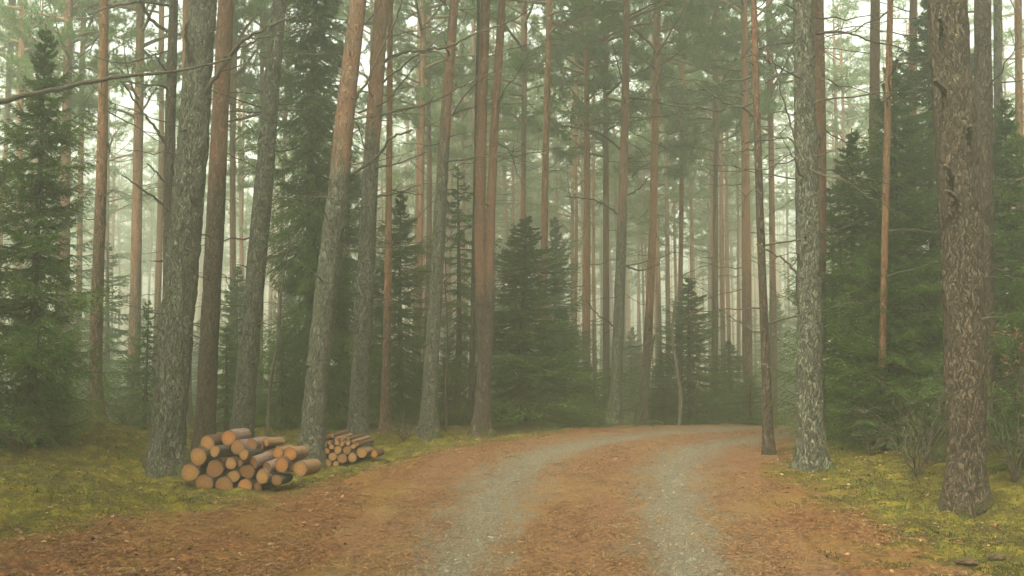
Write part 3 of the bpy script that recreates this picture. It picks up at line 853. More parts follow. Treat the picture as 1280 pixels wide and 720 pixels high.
random.seed(5)
for a in [
    ('bushy1', 'dark bushy spruce filling the left edge, its thin tip poking up into the haze', 42, 12.6, 30, 92),
    ('bushy0', 'dark spruce cut off by the left picture edge beside the bushy one', -45, 12.8, 120, 100),
    ('small1', 'low dark spruce tucked under the bushy spruce at the left edge', 66, 13.2, 470, 28),
    ('tall0', 'tall dark spruce with hanging boughs between the two right leaning pines', 386, 18.5, -260, 62),
    ('bushy1', 'dark spruce behind the pine of the small log pile, reaching halfway up', 500, 18.6, 235, 62),
    ('bushy0', 'shaded spruce low between the leaning pines, behind the gap of the log piles', 425, 20.5, 150, 70),
    ('sparse0', 'thin pale spruce right behind the lone pine and the forked pine', 572, 21.0, 205, 62),
    ('bushy0', 'broad dark green spruce right of the forked pine, widest of those along the bend', 655, 19.6, 268, 95),
    ('bushy1', 'narrower spruce tucked behind the right flank of the broad spruce', 705, 22.5, 380, 60),
    ('bushy1', 'hazy spruce with a pointed tip behind the right part of the bend', 862, 23.5, 345, 62),
    ('bushy0', 'low hazy spruce right of the pointed one behind the bend', 912, 25.5, 425, 50),
    ('bushy0', 'low hazy spruce at the foot of the hazy orange pine', 828, 24.5, 440, 40),
    ('bushy0', 'dense dark spruce just right of the thick grey pine', 1070, 15.6, 160, 85),
    ('bushy1', 'tall dark spruce in the middle of the right hand thicket', 1124, 15.0, 70, 100),
    ('bushy0', 'tallest dark spruce directly left of the thickest trunk', 1172, 16.8, -10, 100),
    ('bushy1', 'lower ragged spruce in front in the right hand thicket, left of its young green one', 1108, 13.9, 260, 72),
    ('bushy1', 'dark spruce beyond the two joined trunks at the right edge', 1268, 13.6, 120, 90),
    ('bushy0', 'dark spruce cut off by the right picture edge', 1335, 12.0, 60, 95),
    ('bushy1', 'dark spruce farther back in the gap behind the two joined trunks', 1222, 17.5, 60, 95),
    ('sparse0', 'loose spruce peeping out behind the right side of the thick grey pine', 1044, 18.6, 235, 62),
    ('small0', 'low broad young spruce at the foot of the right hand thicket', 1098, 13.6, 455, 66),
    ('small1', 'small fresh green spruce close left of the thickest trunk', 1158, 12.0, 505, 38),
    ('small0', 'small dark spruce on the mossy bank right of the thickest trunk', 1270, 10.8, 500, 48),
    ('small1', 'light green young spruce left of the thick lichen trunk', 183, 15.8, 375, 34),
    ('small0', 'young spruce filling the gap behind the large log pile', 284, 17.0, 405, 40),
    ('small1', 'young green spruce behind the gap between the leaning pines', 352, 17.5, 400, 42),
    ('small0', 'dark low spruce at the edge of the moss left of the lichen trunk', 165, 19.5, 440, 48),
    ('small0', 'low hazy spruce bush under the hazy reddish pine', 735, 23.0, 455, 42),
    ('small1', 'small spruce behind the thin dark pole pine', 560, 19.0, 430, 34),
    ('sparse0', 'loose hazy spruce behind the far left haze', 70, 24.0, 190, 60),
    ('sparse0', 'loose hazy spruce behind the slim reddish pine', 132, 27.0, 300, 60),
    ('bushy1', 'hazy spruce in the gap between reddish brown pine and the first leaning pine', 296, 23.0, 330, 48),
    ('small1', 'hazy low spruce just left of the slim dark pine at the bend', 938, 21.5, 470, 34),
]:
    spruce(*a)

rsp = random.Random(9); got = []; seen_ = {}
while len(got) < 34:
    Y = rsp.uniform(27, 62); X = rsp.uniform(-.54, .54) * Y
    if abs(lateral([X], [Y])[0][0]) < 3.5: continue
    if all((X - a) ** 2 + (Y - b) ** 2 > 4 for a, b in got): got.append((X, Y))
got.sort(key=lambda q: q[0] / q[1])
for n_, (X, Y) in enumerate(got):
    kind = rsp.choice(['bushy0', 'bushy1', 'sparse0', 'bushy0'])
    H0, R0, (mt, mc) = SP[kind]
    H = rsp.uniform(2.2, 6.5); q = H / H0
    u_ = proj((X, Y, 1))[0]
    side = 'left of lichen trunk' if u_ < 215 else 'right of the lichen trunk' if u_ < 450 else 'left of the forked pine' if u_ < 610 else 'right of the forked pine' if u_ < 775 else 'behind the right part of the bend' if u_ < 960 else 'right of the slim dark pine'
    size = 'low' if H < 3.6 else 'tall' if H > 5.2 else 'middle sized'
    lb_ = '%s misty spruce %s behind the bend, %s' % (size, ('nearer' if Y < 38 else 'farther' if Y > 50 else 'halfway'), side)
    seen_[lb_] = seen_.get(lb_, 0) + 1
    if seen_[lb_] > 1: lb_ += ', %s one' % ('second', 'third', 'fourth', 'fifth')[seen_[lb_] - 2]
    t = thing('spruce_tree', lb_, 'spruce tree', (X, Y, hz(X, Y)), rsp.uniform(0, 6.28), 'misty young spruces ' + side)
    wq = q * rsp.uniform(.85, 1.2) if H > 3.5 else q * 1.25
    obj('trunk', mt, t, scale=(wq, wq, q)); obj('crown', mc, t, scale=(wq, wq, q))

# ------------------------------------------------------------------ pines of the misty stand behind
def proto_pine(seed, mat, crown, cz, H=17.0, r=.13, far=False):
    rs = random.Random(seed)
    P = np.array([[0, 0, 0], [rs.uniform(-.12, .12), 0, H * .35], [rs.uniform(-.25, .25), rs.uniform(-.2, .2), H * .7], [rs.uniform(-.3, .3), 0, H]])
    m = trunk_mesh('trunk', P, [r, r * .8, r * .5, r * .1], mat, 12, .3, (rs.uniform(1, 3), rs.uniform(4, 7)), .3, .05, seed)
    dead = []
    for k in range(9):
        z = rs.uniform(2.0, cz + .5)
        dead.append((rs.choice(DEAD), z, rs.uniform(0, 6.283), rs.uniform(.6, 1.1)))
    return dict(trunk=m, crown=crown, cz=cz, dead=dead, P=P)
PROTO = [proto_pine(500 + k, (BARK_ORANGE, BARK_BROWN)[k % 3 == 2], (CROWN_LOW + CROWN_THIN)[k % 7], [6.6, 7.4, 6.0, 8.6, 9.0, 8.2, 9.4, 5.6][k % 8],
                    r=[.10, .08, .11, .09, .075, .10, .085, .08][k % 8]) for k in range(8)]

ZONES = [(-200, 190, 'left of the lichen trunk'), (190, 300, 'behind the lichen trunk'), (300, 450, 'between the two leaning pines'),
         (450, 600, 'between log piles and forked pine'), (600, 730, 'above the broad spruce'),
         (730, 830, 'behind the middle of the bend'), (830, 945, 'behind the right of the bend'),
         (945, 1100, 'around the right thick grey pine'), (1100, 1500, 'above the right thicket')]
rs = random.Random(77)
pts = []
taken = [(i_['loc'][0], i_['D']) for i_ in A.values()]
tries = 0
while len(pts) < 225 and tries < 30000:
    tries += 1
    Y = 24 + 64 * rs.random() ** .75
    X = rs.uniform(-1, 1) * (Y * .56 + 1.5)
    la, _ = lateral([X], [Y])
    if abs(la[0]) < 2.8: continue
    if Y < 30 and -2 < X < 9: continue
    if all((X - a) ** 2 + (Y - b) ** 2 > 1.7 ** 2 for a, b in taken + pts): pts.append((X, Y))
tries = 0; base_n = len(pts)
while len(pts) < base_n + 38 and tries < 20000:
    tries += 1
    Y = rs.uniform(34, 72); X = rs.uniform(-.12, .27) * Y
    if abs(lateral([X], [Y])[0][0]) < 2.8: continue
    if all((X - a) ** 2 + (Y - b) ** 2 > 1.1 ** 2 for a, b in taken + pts): pts.append((X, Y))
rec = []
for X, Y in pts:
    u, v = proj(np.array([X, Y, 3.0])); rec.append((u, X, Y))
rec.sort()
cnt = {}
ORD = ['first', 'second', 'third', 'fourth', 'fifth', 'sixth', 'seventh', 'eighth', 'ninth', 'tenth', 'eleventh', 'twelfth', 'thirteenth', 'fourteenth', 'fifteenth', 'sixteenth', 'seventeenth', 'eighteenth', 'nineteenth', 'twentieth'] + ['twenty ' + q for q in ('first', 'second', 'third', 'fourth', 'fifth', 'sixth', 'seventh', 'eighth', 'ninth')] + ['thirtieth'] + ['thirty ' + q for q in ('first', 'second', 'third', 'fourth', 'fifth', 'sixth', 'seventh', 'eighth', 'ninth')] + ['fortieth']
for u, X, Y in rec:
    zn = next((z for z in ZONES if z[0] <= u < z[1]), ZONES[0] if u < 0 else ZONES[-1])
    near = Y < 36
    if near:
        c = cnt.get(zn[2], 0); cnt[zn[2]] = c + 1
        lab = '%s from left of the misty midground pines %s' % (ORD[min(c, 39)], zn[2])
        grp = 'misty midground pines ' + zn[2]
    else:
        c = cnt.get('f' + zn[2], 0); cnt['f' + zn[2]] = c + 1
        lab = '%s from left of the faint far pines %s' % (ORD[min(c, 39)], zn[2])
        grp = 'faint far pines ' + zn[2]
    p = rs.choice(PROTO); s = rs.uniform(.82, 1.15)
    t = thing('pine_tree', lab, 'pine tree', (X, Y, hz(X, Y)), rs.uniform(0, 6.283), grp)
    t.scale = (s * rs.uniform(.8, 1.1),) * 2 + (s,)
    t.rotation_euler = (rs.gauss(0, .012), rs.gauss(0, .012), rs.uniform(0, 6.283))
    obj('trunk', p['trunk'], t)
    cz = p['cz']
    obj('crown', p['crown'], t, (float(np.interp(cz, p['P'][:, 2], p['P'][:, 0])), 0, cz), (0, 0, rs.uniform(0, 6.28)))
    if Y < 48:
        for me_, z, az, sc in p['dead']:
            cx_ = float(np.interp(z, p['P'][:, 2], p['P'][:, 0]))
            obj('dead_branch', me_, t, (cx_ + .07 * math.cos(az), .07 * math.sin(az), z), (0, -.1, az), (sc, sc, sc))

# the rest of the wood, as masses: far beyond the stand, and unseen round the camera, added to shade the near haze
def wood_mass(name, label, P, seed, leaf=.16, per=900, sides=6, cz=(4.5, 8), under=False):
    r = np.random.default_rng(seed); g = Geo()
    for X, Y in P:
        z0 = hz(X, Y); H = r.uniform(14, 18); lx, ly = r.normal(0, .25, 2)
        rr = r.uniform(.10, .17)
        tube(g, np.array([[X, Y, z0 - .2], [X + lx * .5, Y + ly * .5, z0 + H * .5], [X + lx, Y + ly, z0 + H]]), [rr * 1.15, rr * .7, .03], sides, 0, r.uniform(.2, .9))
        c0 = r.uniform(*cz)
        if under and r.random() < .45: c0 = .2; H *= .45
        nb = 34
        hh = c0 + (H - c0) * r.random(nb); az = r.uniform(0, 6.283, nb)
        ln = 2.7 * (1 - ((hh - c0) / (H - c0 + .1)) ** 3) * r.uniform(.4, 1.1, nb) + .3
        k = r.integers(0, nb, per); t = r.uniform(.25, 1, per)
        C = np.stack([X + lx * hh[k] / H + np.cos(az[k]) * ln[k] * t, Y + ly * hh[k] / H + np.sin(az[k]) * ln[k] * t, z0 + hh[k] + .3 * t], -1) + r.normal(0, .22, (per, 3)) * [1, 1, .5]
        blades(g, C, unit(r.normal(size=(per, 3)) + [0, 0, .2]), r.uniform(.6, 1.4, per) * leaf * 1.6, leaf * .55, 1, r.normal(.5, .2, per))
    obj(name, g.mesh(name, [BARK_BROWN_FAR, PINE], 'tone', (0,)), label=label, category='forest', kind='stuff')
BARK_BROWN_FAR = simple('far_bark', [(0, (.16, .12, .08)), (1, (.34, .18, .10))], attr='tone')
r2 = np.random.default_rng(3)
P = [(r2.uniform(-78, 78), r2.uniform(86, 128)) for _ in range(420)]
wood_mass('distant_wood', 'pale wall of distant pines closing the view behind the misty stand', P, 1, .18, 300, under=True)
P = []
while len(P) < 150:
    X, Y = r2.uniform(-46, 46), r2.uniform(-28, 60)
    if abs(X) < Y * .60 + 2.0: continue
    if abs(lateral([X], [Y])[0][0]) < 3.6: continue
    if X * X + Y * Y < 9: continue
    if all((X - a) ** 2 + (Y - b) ** 2 > 5 for a, b in P): P.append((X, Y))
n0 = len(P)
while len(P) < n0 + 46:  # extra unseen pines close by, added so their crowns darken the near haze
    X, Y = r2.uniform(-13, 13), r2.uniform(-20, 9)
    if abs(X) < Y * .60 + 2.2 or abs(lateral([X], [Y])[0][0]) < 2.7 or X * X + Y * Y < 8: continue
    if all((X - a) ** 2 + (Y - b) ** 2 > 2.2 for a, b in P): P.append((X, Y))
wood_mass('shading_wood', 'unseen pine wood continuing beyond both picture edges, added to shade the near haze', P, 2, .17, 1800, 10, (4.5, 7))

# ------------------------------------------------------------------ log piles
def log_bark_mat(name, a, b_, c):
    m, t, b = newmat(name); N = NB(t)
    co = N.n('TexCoord').outputs['Object']
    n1 = N.noise(co, 9, 5, .7); n2 = N.noise(N.mapping(co, (50, 50, 14)), 1, 4, .7)
    col = N.ramp(n1, [(.35, a), (.55, b_), (.7, c)])
    col = N.mix(N.step(n2, .5, .35), col, tuple(x * .35 for x in a))
    N.l(col, b.inputs['Base Color']); b.inputs['Roughness'].default_value = .9; b.inputs['Specular IOR Level'].default_value = .2
    N.l(N.bump(N.math('ADD', n1, n2), .8, .02), b.inputs['Normal'])
    return m
LB = [log_bark_mat('log_bark_brown', (.07, .038, .024), (.13, .07, .04), (.20, .105, .06)),
      log_bark_mat('log_bark_dark', (.05, .04, .032), (.10, .08, .06), (.17, .14, .11)),
      log_bark_mat('log_bark_pink', (.13, .07, .055), (.25, .16, .13), (.40, .31, .26)),
      log_bark_mat('log_bark_tan', (.16, .08, .04), (.28, .155, .08), (.42, .29, .17))]
def cut_mat(name, a, b_, c):
    m, t, b = newmat(name); N = NB(t)
    co = N.n('TexCoord').outputs['Object']
    sx = N.n('SeparateXYZ'); N.l(co, sx.inputs[0])
    rr = N.math('SQRT', N.math('ADD', N.math('MULTIPLY', sx.outputs[0], sx.outputs[0]), N.math('MULTIPLY', sx.outputs[1], sx.outputs[1])))
    n1 = N.noise(co, 6, 4, .6); n2 = N.noise(co, 30, 3, .7)
    rg = N.math('SINE', N.math('MULTIPLY', N.math('ADD', rr, N.math('MULTIPLY', n1, .12)), 70.0))
    col = N.mix(N.step(rr, .25, .9), a, b_)
    col = N.mix(N.step(n1, .42, .66), col, c)
    col = N.mix(N.math('MULTIPLY', N.step(rg, -.2, 1), .35), col, tuple(x * .55 for x in b_))
    col = N.mix(N.math('MULTIPLY', N.step(n2, .48, .62), .7), col, tuple(x * .4 for x in b_))
    N.l(col, b.inputs['Base Color']); b.inputs['Roughness'].default_value = .85; b.inputs['Specular IOR Level'].default_value = .2
    N.l(N.bump(N.math('ADD', rg, n2), .3, .004), b.inputs['Normal'])
    return m
CUT = [cut_mat('cut_wood_orange', (.42, .18, .05), (.30, .11, .035), (.20, .08, .03)),
       cut_mat('cut_wood_tan', (.40, .21, .07), (.26, .12, .042), (.18, .085, .034)),
       cut_mat('cut_wood_brown', (.27, .13, .05), (.21, .09, .035), (.14, .065, .03))]
def log_meshes(seed):
    """unit radius, axis +y from 0 to 1"""
    r = np.random.default_rng(seed)
    n, k = 28, 10
    th = np.arange(n) * 2 * math.pi / n
    out_ = 1 + .05 * np.cos(2 * th + r.uniform(0, 6)) + .04 * np.cos(3 * th + r.uniform(0, 6)) + r.normal(0, .012, n)
    ys = np.linspace(0, 1, k)
    V = []
    for y in ys:
        q = out_ * (1 + r.normal(0, .018, n)) * (1 - .05 * y)
        V.append(np.stack([q * np.cos(th), np.full(n, y), q * np.sin(th)], -1))
    V = np.concatenate(V)
    i_ = np.arange(k - 1)[:, None] * n; j = np.arange(n)[None]; j2 = (j + 1) % n
    Q_ = np.stack([i_ + j, i_ + n + j, i_ + n + j2, i_ + j2], -1).reshape(-1, 4)
    ends = []
    for row, y, sg in ((0, 0, -1), (k - 1, 1, 1)):
        rim = V[row * n:(row + 1) * n] * [.90, 1, .90]
        rim[:, 1] += sg * .006
        outer = V[row * n:(row + 1) * n] * [.995, 1, .995]
        C_ = np.array([[0, y + sg * .010, 0]])
        W_ = np.vstack([outer, rim, C_])
        a_ = np.arange(n)
        Qs = np.stack([a_, (a_ + 1) % n, n + (a_ + 1) % n, n + a_], -1)
        Ts = np.stack([n + a_, n + (a_ + 1) % n, np.full(n, 2 * n)], -1)
        if sg > 0: Qs = Qs[:, ::-1]; Ts = Ts[:, ::-1]
        ends.append((W_, Qs, Ts))
    return V, Q_, ends
LOGV = []
for s in range(5):
    V, Q_, ends = log_meshes(900 + s)
    barks = [mesh_np('bark', V, Q_, m, smooth=True) for m in LB]
    # end faces are laid in a frame whose x,y is the disc, so the ring pattern follows the disc
    cuts = []
    for m in CUT:
        pr = []
        for W_, Qs, Ts in ends:
            U = np.stack([W_[:, 0], W_[:, 2], W_[:, 1]], -1)
            pr.append(mesh_np('cut_end', U, [Ts[:, ::-1], Qs[:, ::-1]], [m, LB[1]], np.concatenate([np.zeros(len(Ts)), np.ones(len(Qs))])))
        cuts.append(pr)
    LOGV.append((barks, cuts))
def log(label, face, r, ax, length, bark, cut, grp, seed, name='firewood_log'):
    """face: centre of the front end; ax: unit direction from there into the pile"""
    ax = Vector(ax).normalized()
    q = ax.to_track_quat('Y', 'Z')
    barks, cuts = LOGV[seed % 5]
    t = thing(name, label, 'log', tuple(face), 0, grp)
    t.rotation_mode = 'QUATERNION'
    from mathutils import Quaternion
    t.rotation_quaternion = q @ Quaternion((0, 1, 0), seed * 1.7)
    obj('bark', barks[bark], t, scale=(r, length, r))
    for me_ in cuts[cut]:
        o = obj('cut_end', me_, t, rot=(R(90), 0, 0), scale=(r, -r, length))
        # disc frame (x, y, axis) -> (x, axis, z)
        o.matrix_local = Matrix(((r, 0, 0, 0), (0, 0, length, 0), (0, r, 0, 0), (0, 0, 0, 1)))
    return t

PD = 11.7
near_logs = [  # cx, cy, r, dx (sideways part of the axis), depth offset, bark, cut, label, length
    (170, 445, 76, .15, 0, 0, 1, 'log lowest at the left end of the large pile, beside the lichen trunk', .6),
    (285, 530, 76, .15, -.02, 0, 2, 'second log of the bottom row of the large pile, counted from the lichen trunk', .6),
    (440, 548, 78, .2, 0, 0, 2, 'wide brown log at the lowest point of the large pile', .6),
    (600, 552, 62, .25, -.02, 0, 0, 'reddish log right of the wide one in the bottom row of the large pile', .55),
    (237, 317, 74, .15, .02, 0, 1, 'fat log two rows up at the left flank of the large pile', .6),
    (367, 412, 74, .2, .0, 0, 2, 'fat dull brown log in the second row of the large pile', .6),
    (515, 472, 50, .25, .0, 0, 1, 'small yellowish log above the wide bottom log of the large pile', .6),
    (620, 432, 62, .3, .03, 0, 2, 'shaded brown log in the centre of the large pile', .5),
    (738, 476, 58, .5, -.05, 2, 1, 'pale barked log with yellow cut end at the middle of the large pile', .45),
    (850, 503, 45, .45, -.02, 1, 2, 'small grey brown log under the right half of the large pile', .4),
    (492, 372, 49, .2, .0, 0, 1, 'small round log with yellow heart in the third row of the large pile', .6),
    (367, 277, 46, .5, -.06, 1, 1, 'small log with dark grey bark lying near the top left of the large pile', .5),
    (595, 302, 43, .45, -.05, 1, 1, 'small log framed by dark bark near the top of the large pile', .5),
    (308, 212, 62, .3, .12, 0, 1, 'log of the top row behind the dark barked one in the large pile', .55),
    (475, 172, 66, .45, .15, 2, 0, 'orange log topmost on the large pile', .5),
    (545, 245, 62, .5, .1, 2, 2, 'pinkish barked log below the topmost one on the large pile', .5),
    (655, 225, 50, .5, .18, 2, 2, 'pink flaky log high on the right slope of the large pile', .45),
    (668, 365, 50, .95, .02, 2, 0, 'pinkish white log lying slantwise across the middle of the large pile', .33),
    (775, 405, 48, .9, .0, 2, 2, 'second pinkish white log lying slantwise, just below the other', .30),
    (890, 382, 60, .35, .0, 0, 0, 'bright orange log at the right shoulder of the large pile', .5),
    (862, 288, 46, .4, .12, 3, 0, 'pale orange log behind the right shoulder of the large pile', .45),
    (957, 297, 58, .6, .08, 3, 0, 'vivid orange log at the upper right of the large pile', .4),
    (1035, 412, 66, .75, -.08, 3, 1, 'short tan log at the right end of the large pile', .42),
    (712, 240, 42, .5, .28, 0, 0, 'small reddish log behind the pink flaky one on the large pile', .45),
    (765, 205, 36, .8, .3, 3, 1, 'light coloured split log on the back of the large pile', .35),
    (955, 400, 42, .4, .1, 1, 2, 'dark log in the hollow beside the short tan log of the large pile', .4),
    (425, 345, 30, .3, .06, 1, 2, 'thin dark log filling the gap above the fat dull brown one in the large pile', .5),
    (560, 372, 30, .3, .05, 0, 2, 'thin brown log filling the gap near the heart of the large pile', .5),
    (232, 398, 30, .3, .07, 1, 2, 'thin shaded log wedged at the left flank of the large pile', .5),
    (800, 300, 40, .5, .25, 0, 2, 'reddish brown log on the back right of the large pile', .4),
    (705, 552, 38, .3, .02, 1, 2, 'small grey log in the bottom row right of the reddish one in the large pile', .4),
]
for k, (cx_, cy_, r_, dx, dd, bk, ct_, lab, ln) in enumerate(near_logs):
    u, v = 210 + cx_ / 6.26, 520 + cy_ / 6.26
    D = PD + dd
    log(lab, at(u, v, D), r_ * .95 / 6.26 * D / F, (dx * .5 if dx < .8 else dx * .8, 1, random.uniform(-.03, .05) + (.25 if dx > .8 else 0)), ln * .75, bk, ct_, 'logs of the large pile', k)
FD = 14.0
far_logs = [
    (300, 510, 55, .3, 0, 'large log lowest at the left foot of the small pile'), (410, 520, 45, .3, 0, 'small log in the bottom row of the small pile'),
    (215, 415, 56, .3, 0, 'large log at the left flank of the small pile'), (370, 420, 56, .3, 0, 'yellowish large log in the middle left of the small pile'),
    (490, 442, 64, .3, 0, 'largest cut end in the middle of the small pile'), (622, 430, 60, .3, 0, 'large log right of the middle in the small pile'),
    (742, 372, 66, .5, 0, 'orange brown log at the right shoulder of the small pile'), (905, 385, 46, .5, .1, 'lone short log lying right of the small pile'),
    (436, 332, 50, .3, 0, 'medium log above the largest one in the small pile'), (556, 337, 55, .3, 0, 'medium log high in the middle right of the small pile'),
    (295, 347, 36, .3, 0, 'thin log wedged between the large ones at the left of the small pile'), (190, 302, 36, .3, 0, 'thin log at the upper left edge of the small pile'),
    (355, 297, 34, .3, 0, 'thin log in the upper left half of the small pile'), (265, 267, 32, .3, .02, 'slim round log near the top left of the small pile'),
    (327, 242, 30, .3, .02, 'slim round log just left of the top of the small pile'), (425, 242, 32, .3, .02, 'slim round log under the top of the small pile'),
    (490, 257, 30, .3, .02, 'slim round log right under the top of the small pile'), (570, 247, 30, .4, .03, 'slim log on the right upper slope of the small pile'),
    (637, 287, 34, .5, .0, 'slim pale log lower on the right slope of the small pile'), (212, 237, 26, .4, .06, 'very thin log at the outer left top of the small pile'),
    (262, 205, 26, .6, .1, 'very thin log on the left top slope of the small pile'), (300, 165, 26, .9, .12, 'thin pale stick lying on the left top of the small pile'),
    (365, 150, 30, .9, .1, 'pale topmost stick of the small pile'), (410, 195, 26, .9, .05, 'pale stick lying just under the topmost one of the small pile'),
    (485, 200, 26, .6, .08, 'thin log end right of the top of the small pile'), (570, 190, 24, .95, .1, 'long thin stick lying on the right top slope of the small pile'),
    (640, 222, 24, .95, .08, 'thin stick below the long one on the right slope of the small pile'), (680, 262, 28, .95, .02, 'long pale stick jutting out at the right of the small pile')]
for k, (cx_, cy_, r_, dx, dd, lab) in enumerate(far_logs):
    u, v = 380 + cx_ / 10.28, 530 + cy_ / 10.28
    D = FD + dd
    log(lab, at(u, v, D), r_ / 10.28 * D / F, (dx * .3 if dx < .8 else dx * .6, 1, .12 if dx > .8 else 0), .35, (0, 3, 0, 3, 2)[k % 5], (1, 1, 0, 1, 2)[k % 5], 'logs of the small pile', k + 3)

# ------------------------------------------------------------------ leaning mossy stem, pale birch pole, dry shrubs
m_ = hero('dead_tree', 'short leaning stem covered in yellow moss behind the bend', [(794, 543, 12), (800, 510, 10), (806, 480, 8)], 21.2, BARK_GREY, (20, 22), top=2.2,
          seed=61, sides=14, ndead=0, nstub=0, crown=None, moss_h=3, cat='dead tree', flare=.1)
PALE = simple('pale_bark', [(.3, (.065, .055, .036)), (.7, (.12, .10, .07))], 14)
def pole(label, pts, D, mat, name='birch_sapling', twigs=10, seed=0, cat='birch sapling'):
    W = [at(u, v, D) for u, v, _ in pts]
    g0 = hz(W[0][0], D); root = np.array([W[0][0], D, g0]); W[0][2] = g0 - .1
    C = spline(np.array(W) - root, 24); rad = np.interp(np.linspace(0, 1, 24), np.linspace(0, 1, len(pts)), [w_ / 2 * D / F for _, _, w_ in pts])
    t = thing(name, label, cat, tuple(root))
    g = Geo(); tube(g, C, rad, 8, 0); obj('stem', g.mesh('stem', [mat], None, (0,)), t)
    r = np.random.default_rng(seed)
    for q in range(twigs):
        j = int(r.integers(6, 23)); dd = unit(np.array([r.normal(0, 1), r.normal(0, 1), .7])); ln = r.uniform(.2, .6)
        g = Geo(); tube(g, np.array([C[j], C[j] + dd * ln * .5 + [0, 0, .03], C[j] + dd * ln]), [rad[j] * .4, rad[j] * .25, .002], 4, 0)
        obj('twig', g.mesh('twig', [TWIG]), t)
pole('pale crooked birch sapling behind the right part of the bend', [(848, 545, 6), (851, 500, 5), (846, 460, 4.5), (840, 420, 3.5), (845, 370, 2)], 21.0, PALE, seed=1)
pole('thin bent sapling between the two right leaning pines', [(335, 545, 5), (338, 480, 4), (348, 420, 3.5), (352, 360, 3), (362, 300, 1.5)], 16.0, PALE, seed=2)
pole('thin pale sapling at the foot of the hazy reddish pine', [(745, 545, 4), (744, 500, 3.5), (742, 440, 3), (741, 400, 1.5)], 22.0, PALE, seed=3)
pole('thin dry sapling just right of the lone pine at the left verge', [(558, 545, 4), (557, 480, 3), (559, 420, 2.5), (556, 350, 1.5)], 17.5, TWIG, seed=4)
def shrub(label, u, D, hh, spread, n, seed, mat=TWIGDARK, leaf=None, rust=0):
    x = at(u, 450, D)[0]; z0 = hz(x, D); r = np.random.default_rng(seed); g = Geo()
    for q in range(n):
        a = r.uniform(0, 6.283); l = hh * r.uniform(.5, 1.1); sp_ = spread * r.uniform(.3, 1)
        s = np.linspace(0, 1, 8)
        P = np.stack([np.cos(a) * sp_ * s ** 1.3, np.sin(a) * sp_ * s ** 1.3, l * s - .25 * l * s ** 3], -1); P[1:] += r.normal(0, .02, (7, 3))
        tube(g, P, np.linspace(.007, .0018, 8), 4, 0)
        for k in range(5):
            j = int(r.integers(2, 7)); dd = unit(np.array([r.normal(), r.normal(), .5])); ln = r.uniform(.1, .35)
            tube(g, np.array([P[j], P[j] + dd * ln * .5, P[j] + dd * ln + [0, 0, -.03]]), [.0035, .0025, .0012], 3, 0)
            if leaf is not None:
                c = P[j] + dd * ln * r.uniform(.2, 1, 10)[:, None]
                blades(g, c, unit(r.normal(size=(10, 3))), .05, .028, 1, .5)
    o = obj('shrub', g.mesh('shrub', [mat] + ([leaf] if leaf else []), 'tone'), None, (x, D, z0), label=label, category='shrub')
shrub('wide spreading bare brown brush in front of the right thicket', 1120, 12.6, 1.5, 2.2, 12, 21)
shrub('bare brown brush beside the left side of the thickest trunk, lower than the tangle', 1140, 11.0, .8, 1.0, 14, 22)
shrub('bare twiggy shrub under the dark thicket right of the thick grey pine', 1085, 12.8, .8, .9, 9, 1)
shrub('tangle of bare twigs arching left of the thickest trunk', 1155, 11.6, 1.4, 1.2, 10, 2)
shrub('bare twiggy shrub right of the thickest trunk at the picture edge', 1262, 10.2, 1.3, .9, 16, 3)
shrub('dry shrub with rusty leaves at the right picture edge', 1285, 11.5, 1.9, .6, 10, 4, leaf=DRY)
shrub('low brown twiggy shrub at the foot of the left spruce', 30, 11.9, .5, .8, 18, 5)
shrub('low twiggy shrub behind the moss left of the lichen trunk', 155, 15.4, .6, .7, 14, 6)
shrub('dry twiggy shrub behind the large log pile', 275, 13.6, .5, .7, 14, 7)
shrub('dry twiggy shrub between small log pile and the lone verge pine', 505, 15.6, .6, .7, 14, 8)
shrub('bare twiggy bush behind the verge left of the forked pine', 575, 18.4, .8, .7, 14, 9)

# ------------------------------------------------------------------ loose stuff on the ground
def scatter(n, ylo=6.6, yhi=17.5, pw=.9):
    y = ylo + (yhi - ylo) * rng.random(n) ** (1 + pw)
    x = rng.uniform(-.56, .56, n) * y
    la, _ = lateral(x, y)
    return x, y, la, height(x, y, la)
def mossiness(x, y, la):
    tl = np.interp(y, [4, 7.5, 8.6, 10, 12, 14, 17], [6.2, 5.4, 4.7, 3.6, 2.7, 2.4, 2.2]); tr_ = np.interp(y, [4, 7.5, 9, 11, 14, 17], [3.4, 2.9, 2.6, 2.25, 2.0, 2.0])
    e = np.where(la < 0, -la - tl, la - tr_)
    m = .5 + np.clip(e * .75, -.8, .6) + .25 * fbm(x * .9, y * .9, s=21, o=3)
    return m - .55 * sst(3.8, 5.4, la) * (1 - sst(9.5, 11.0, y)) - .35 * sst(4.0, 6, la)

MOSS = simple('moss_blades', [(0, (.022, .030, .007)), (.35, (.06, .064, .010)), (.75, (.14, .125, .016)), (1, (.22, .165, .025))], attr='tone', trans=.3)
x, y, la, z = scatter(260000)
mm = mossiness(x, y, la)
k = (mm + .5 * fbm(x * 4, y * 4, s=51, o=3) > .55)
x, y, z = x[k], y[k], z[k]
g = Geo()
dirs = unit(np.stack([rng.normal(0, .6, len(x)), rng.normal(0, .6, len(x)), np.ones(len(x))], -1))
tone = .42 + .42 * fbm(x * 1.7, y * 1.7, s=61, o=4)
blades(g, np.stack([x, y, z - .004], -1), dirs, rng.uniform(.012, .034, len(x)), .009, 0, tone)
obj('moss', g.mesh('moss', [MOSS], 'tone'), label='yellow green moss covering the road banks', category='moss', kind='stuff')

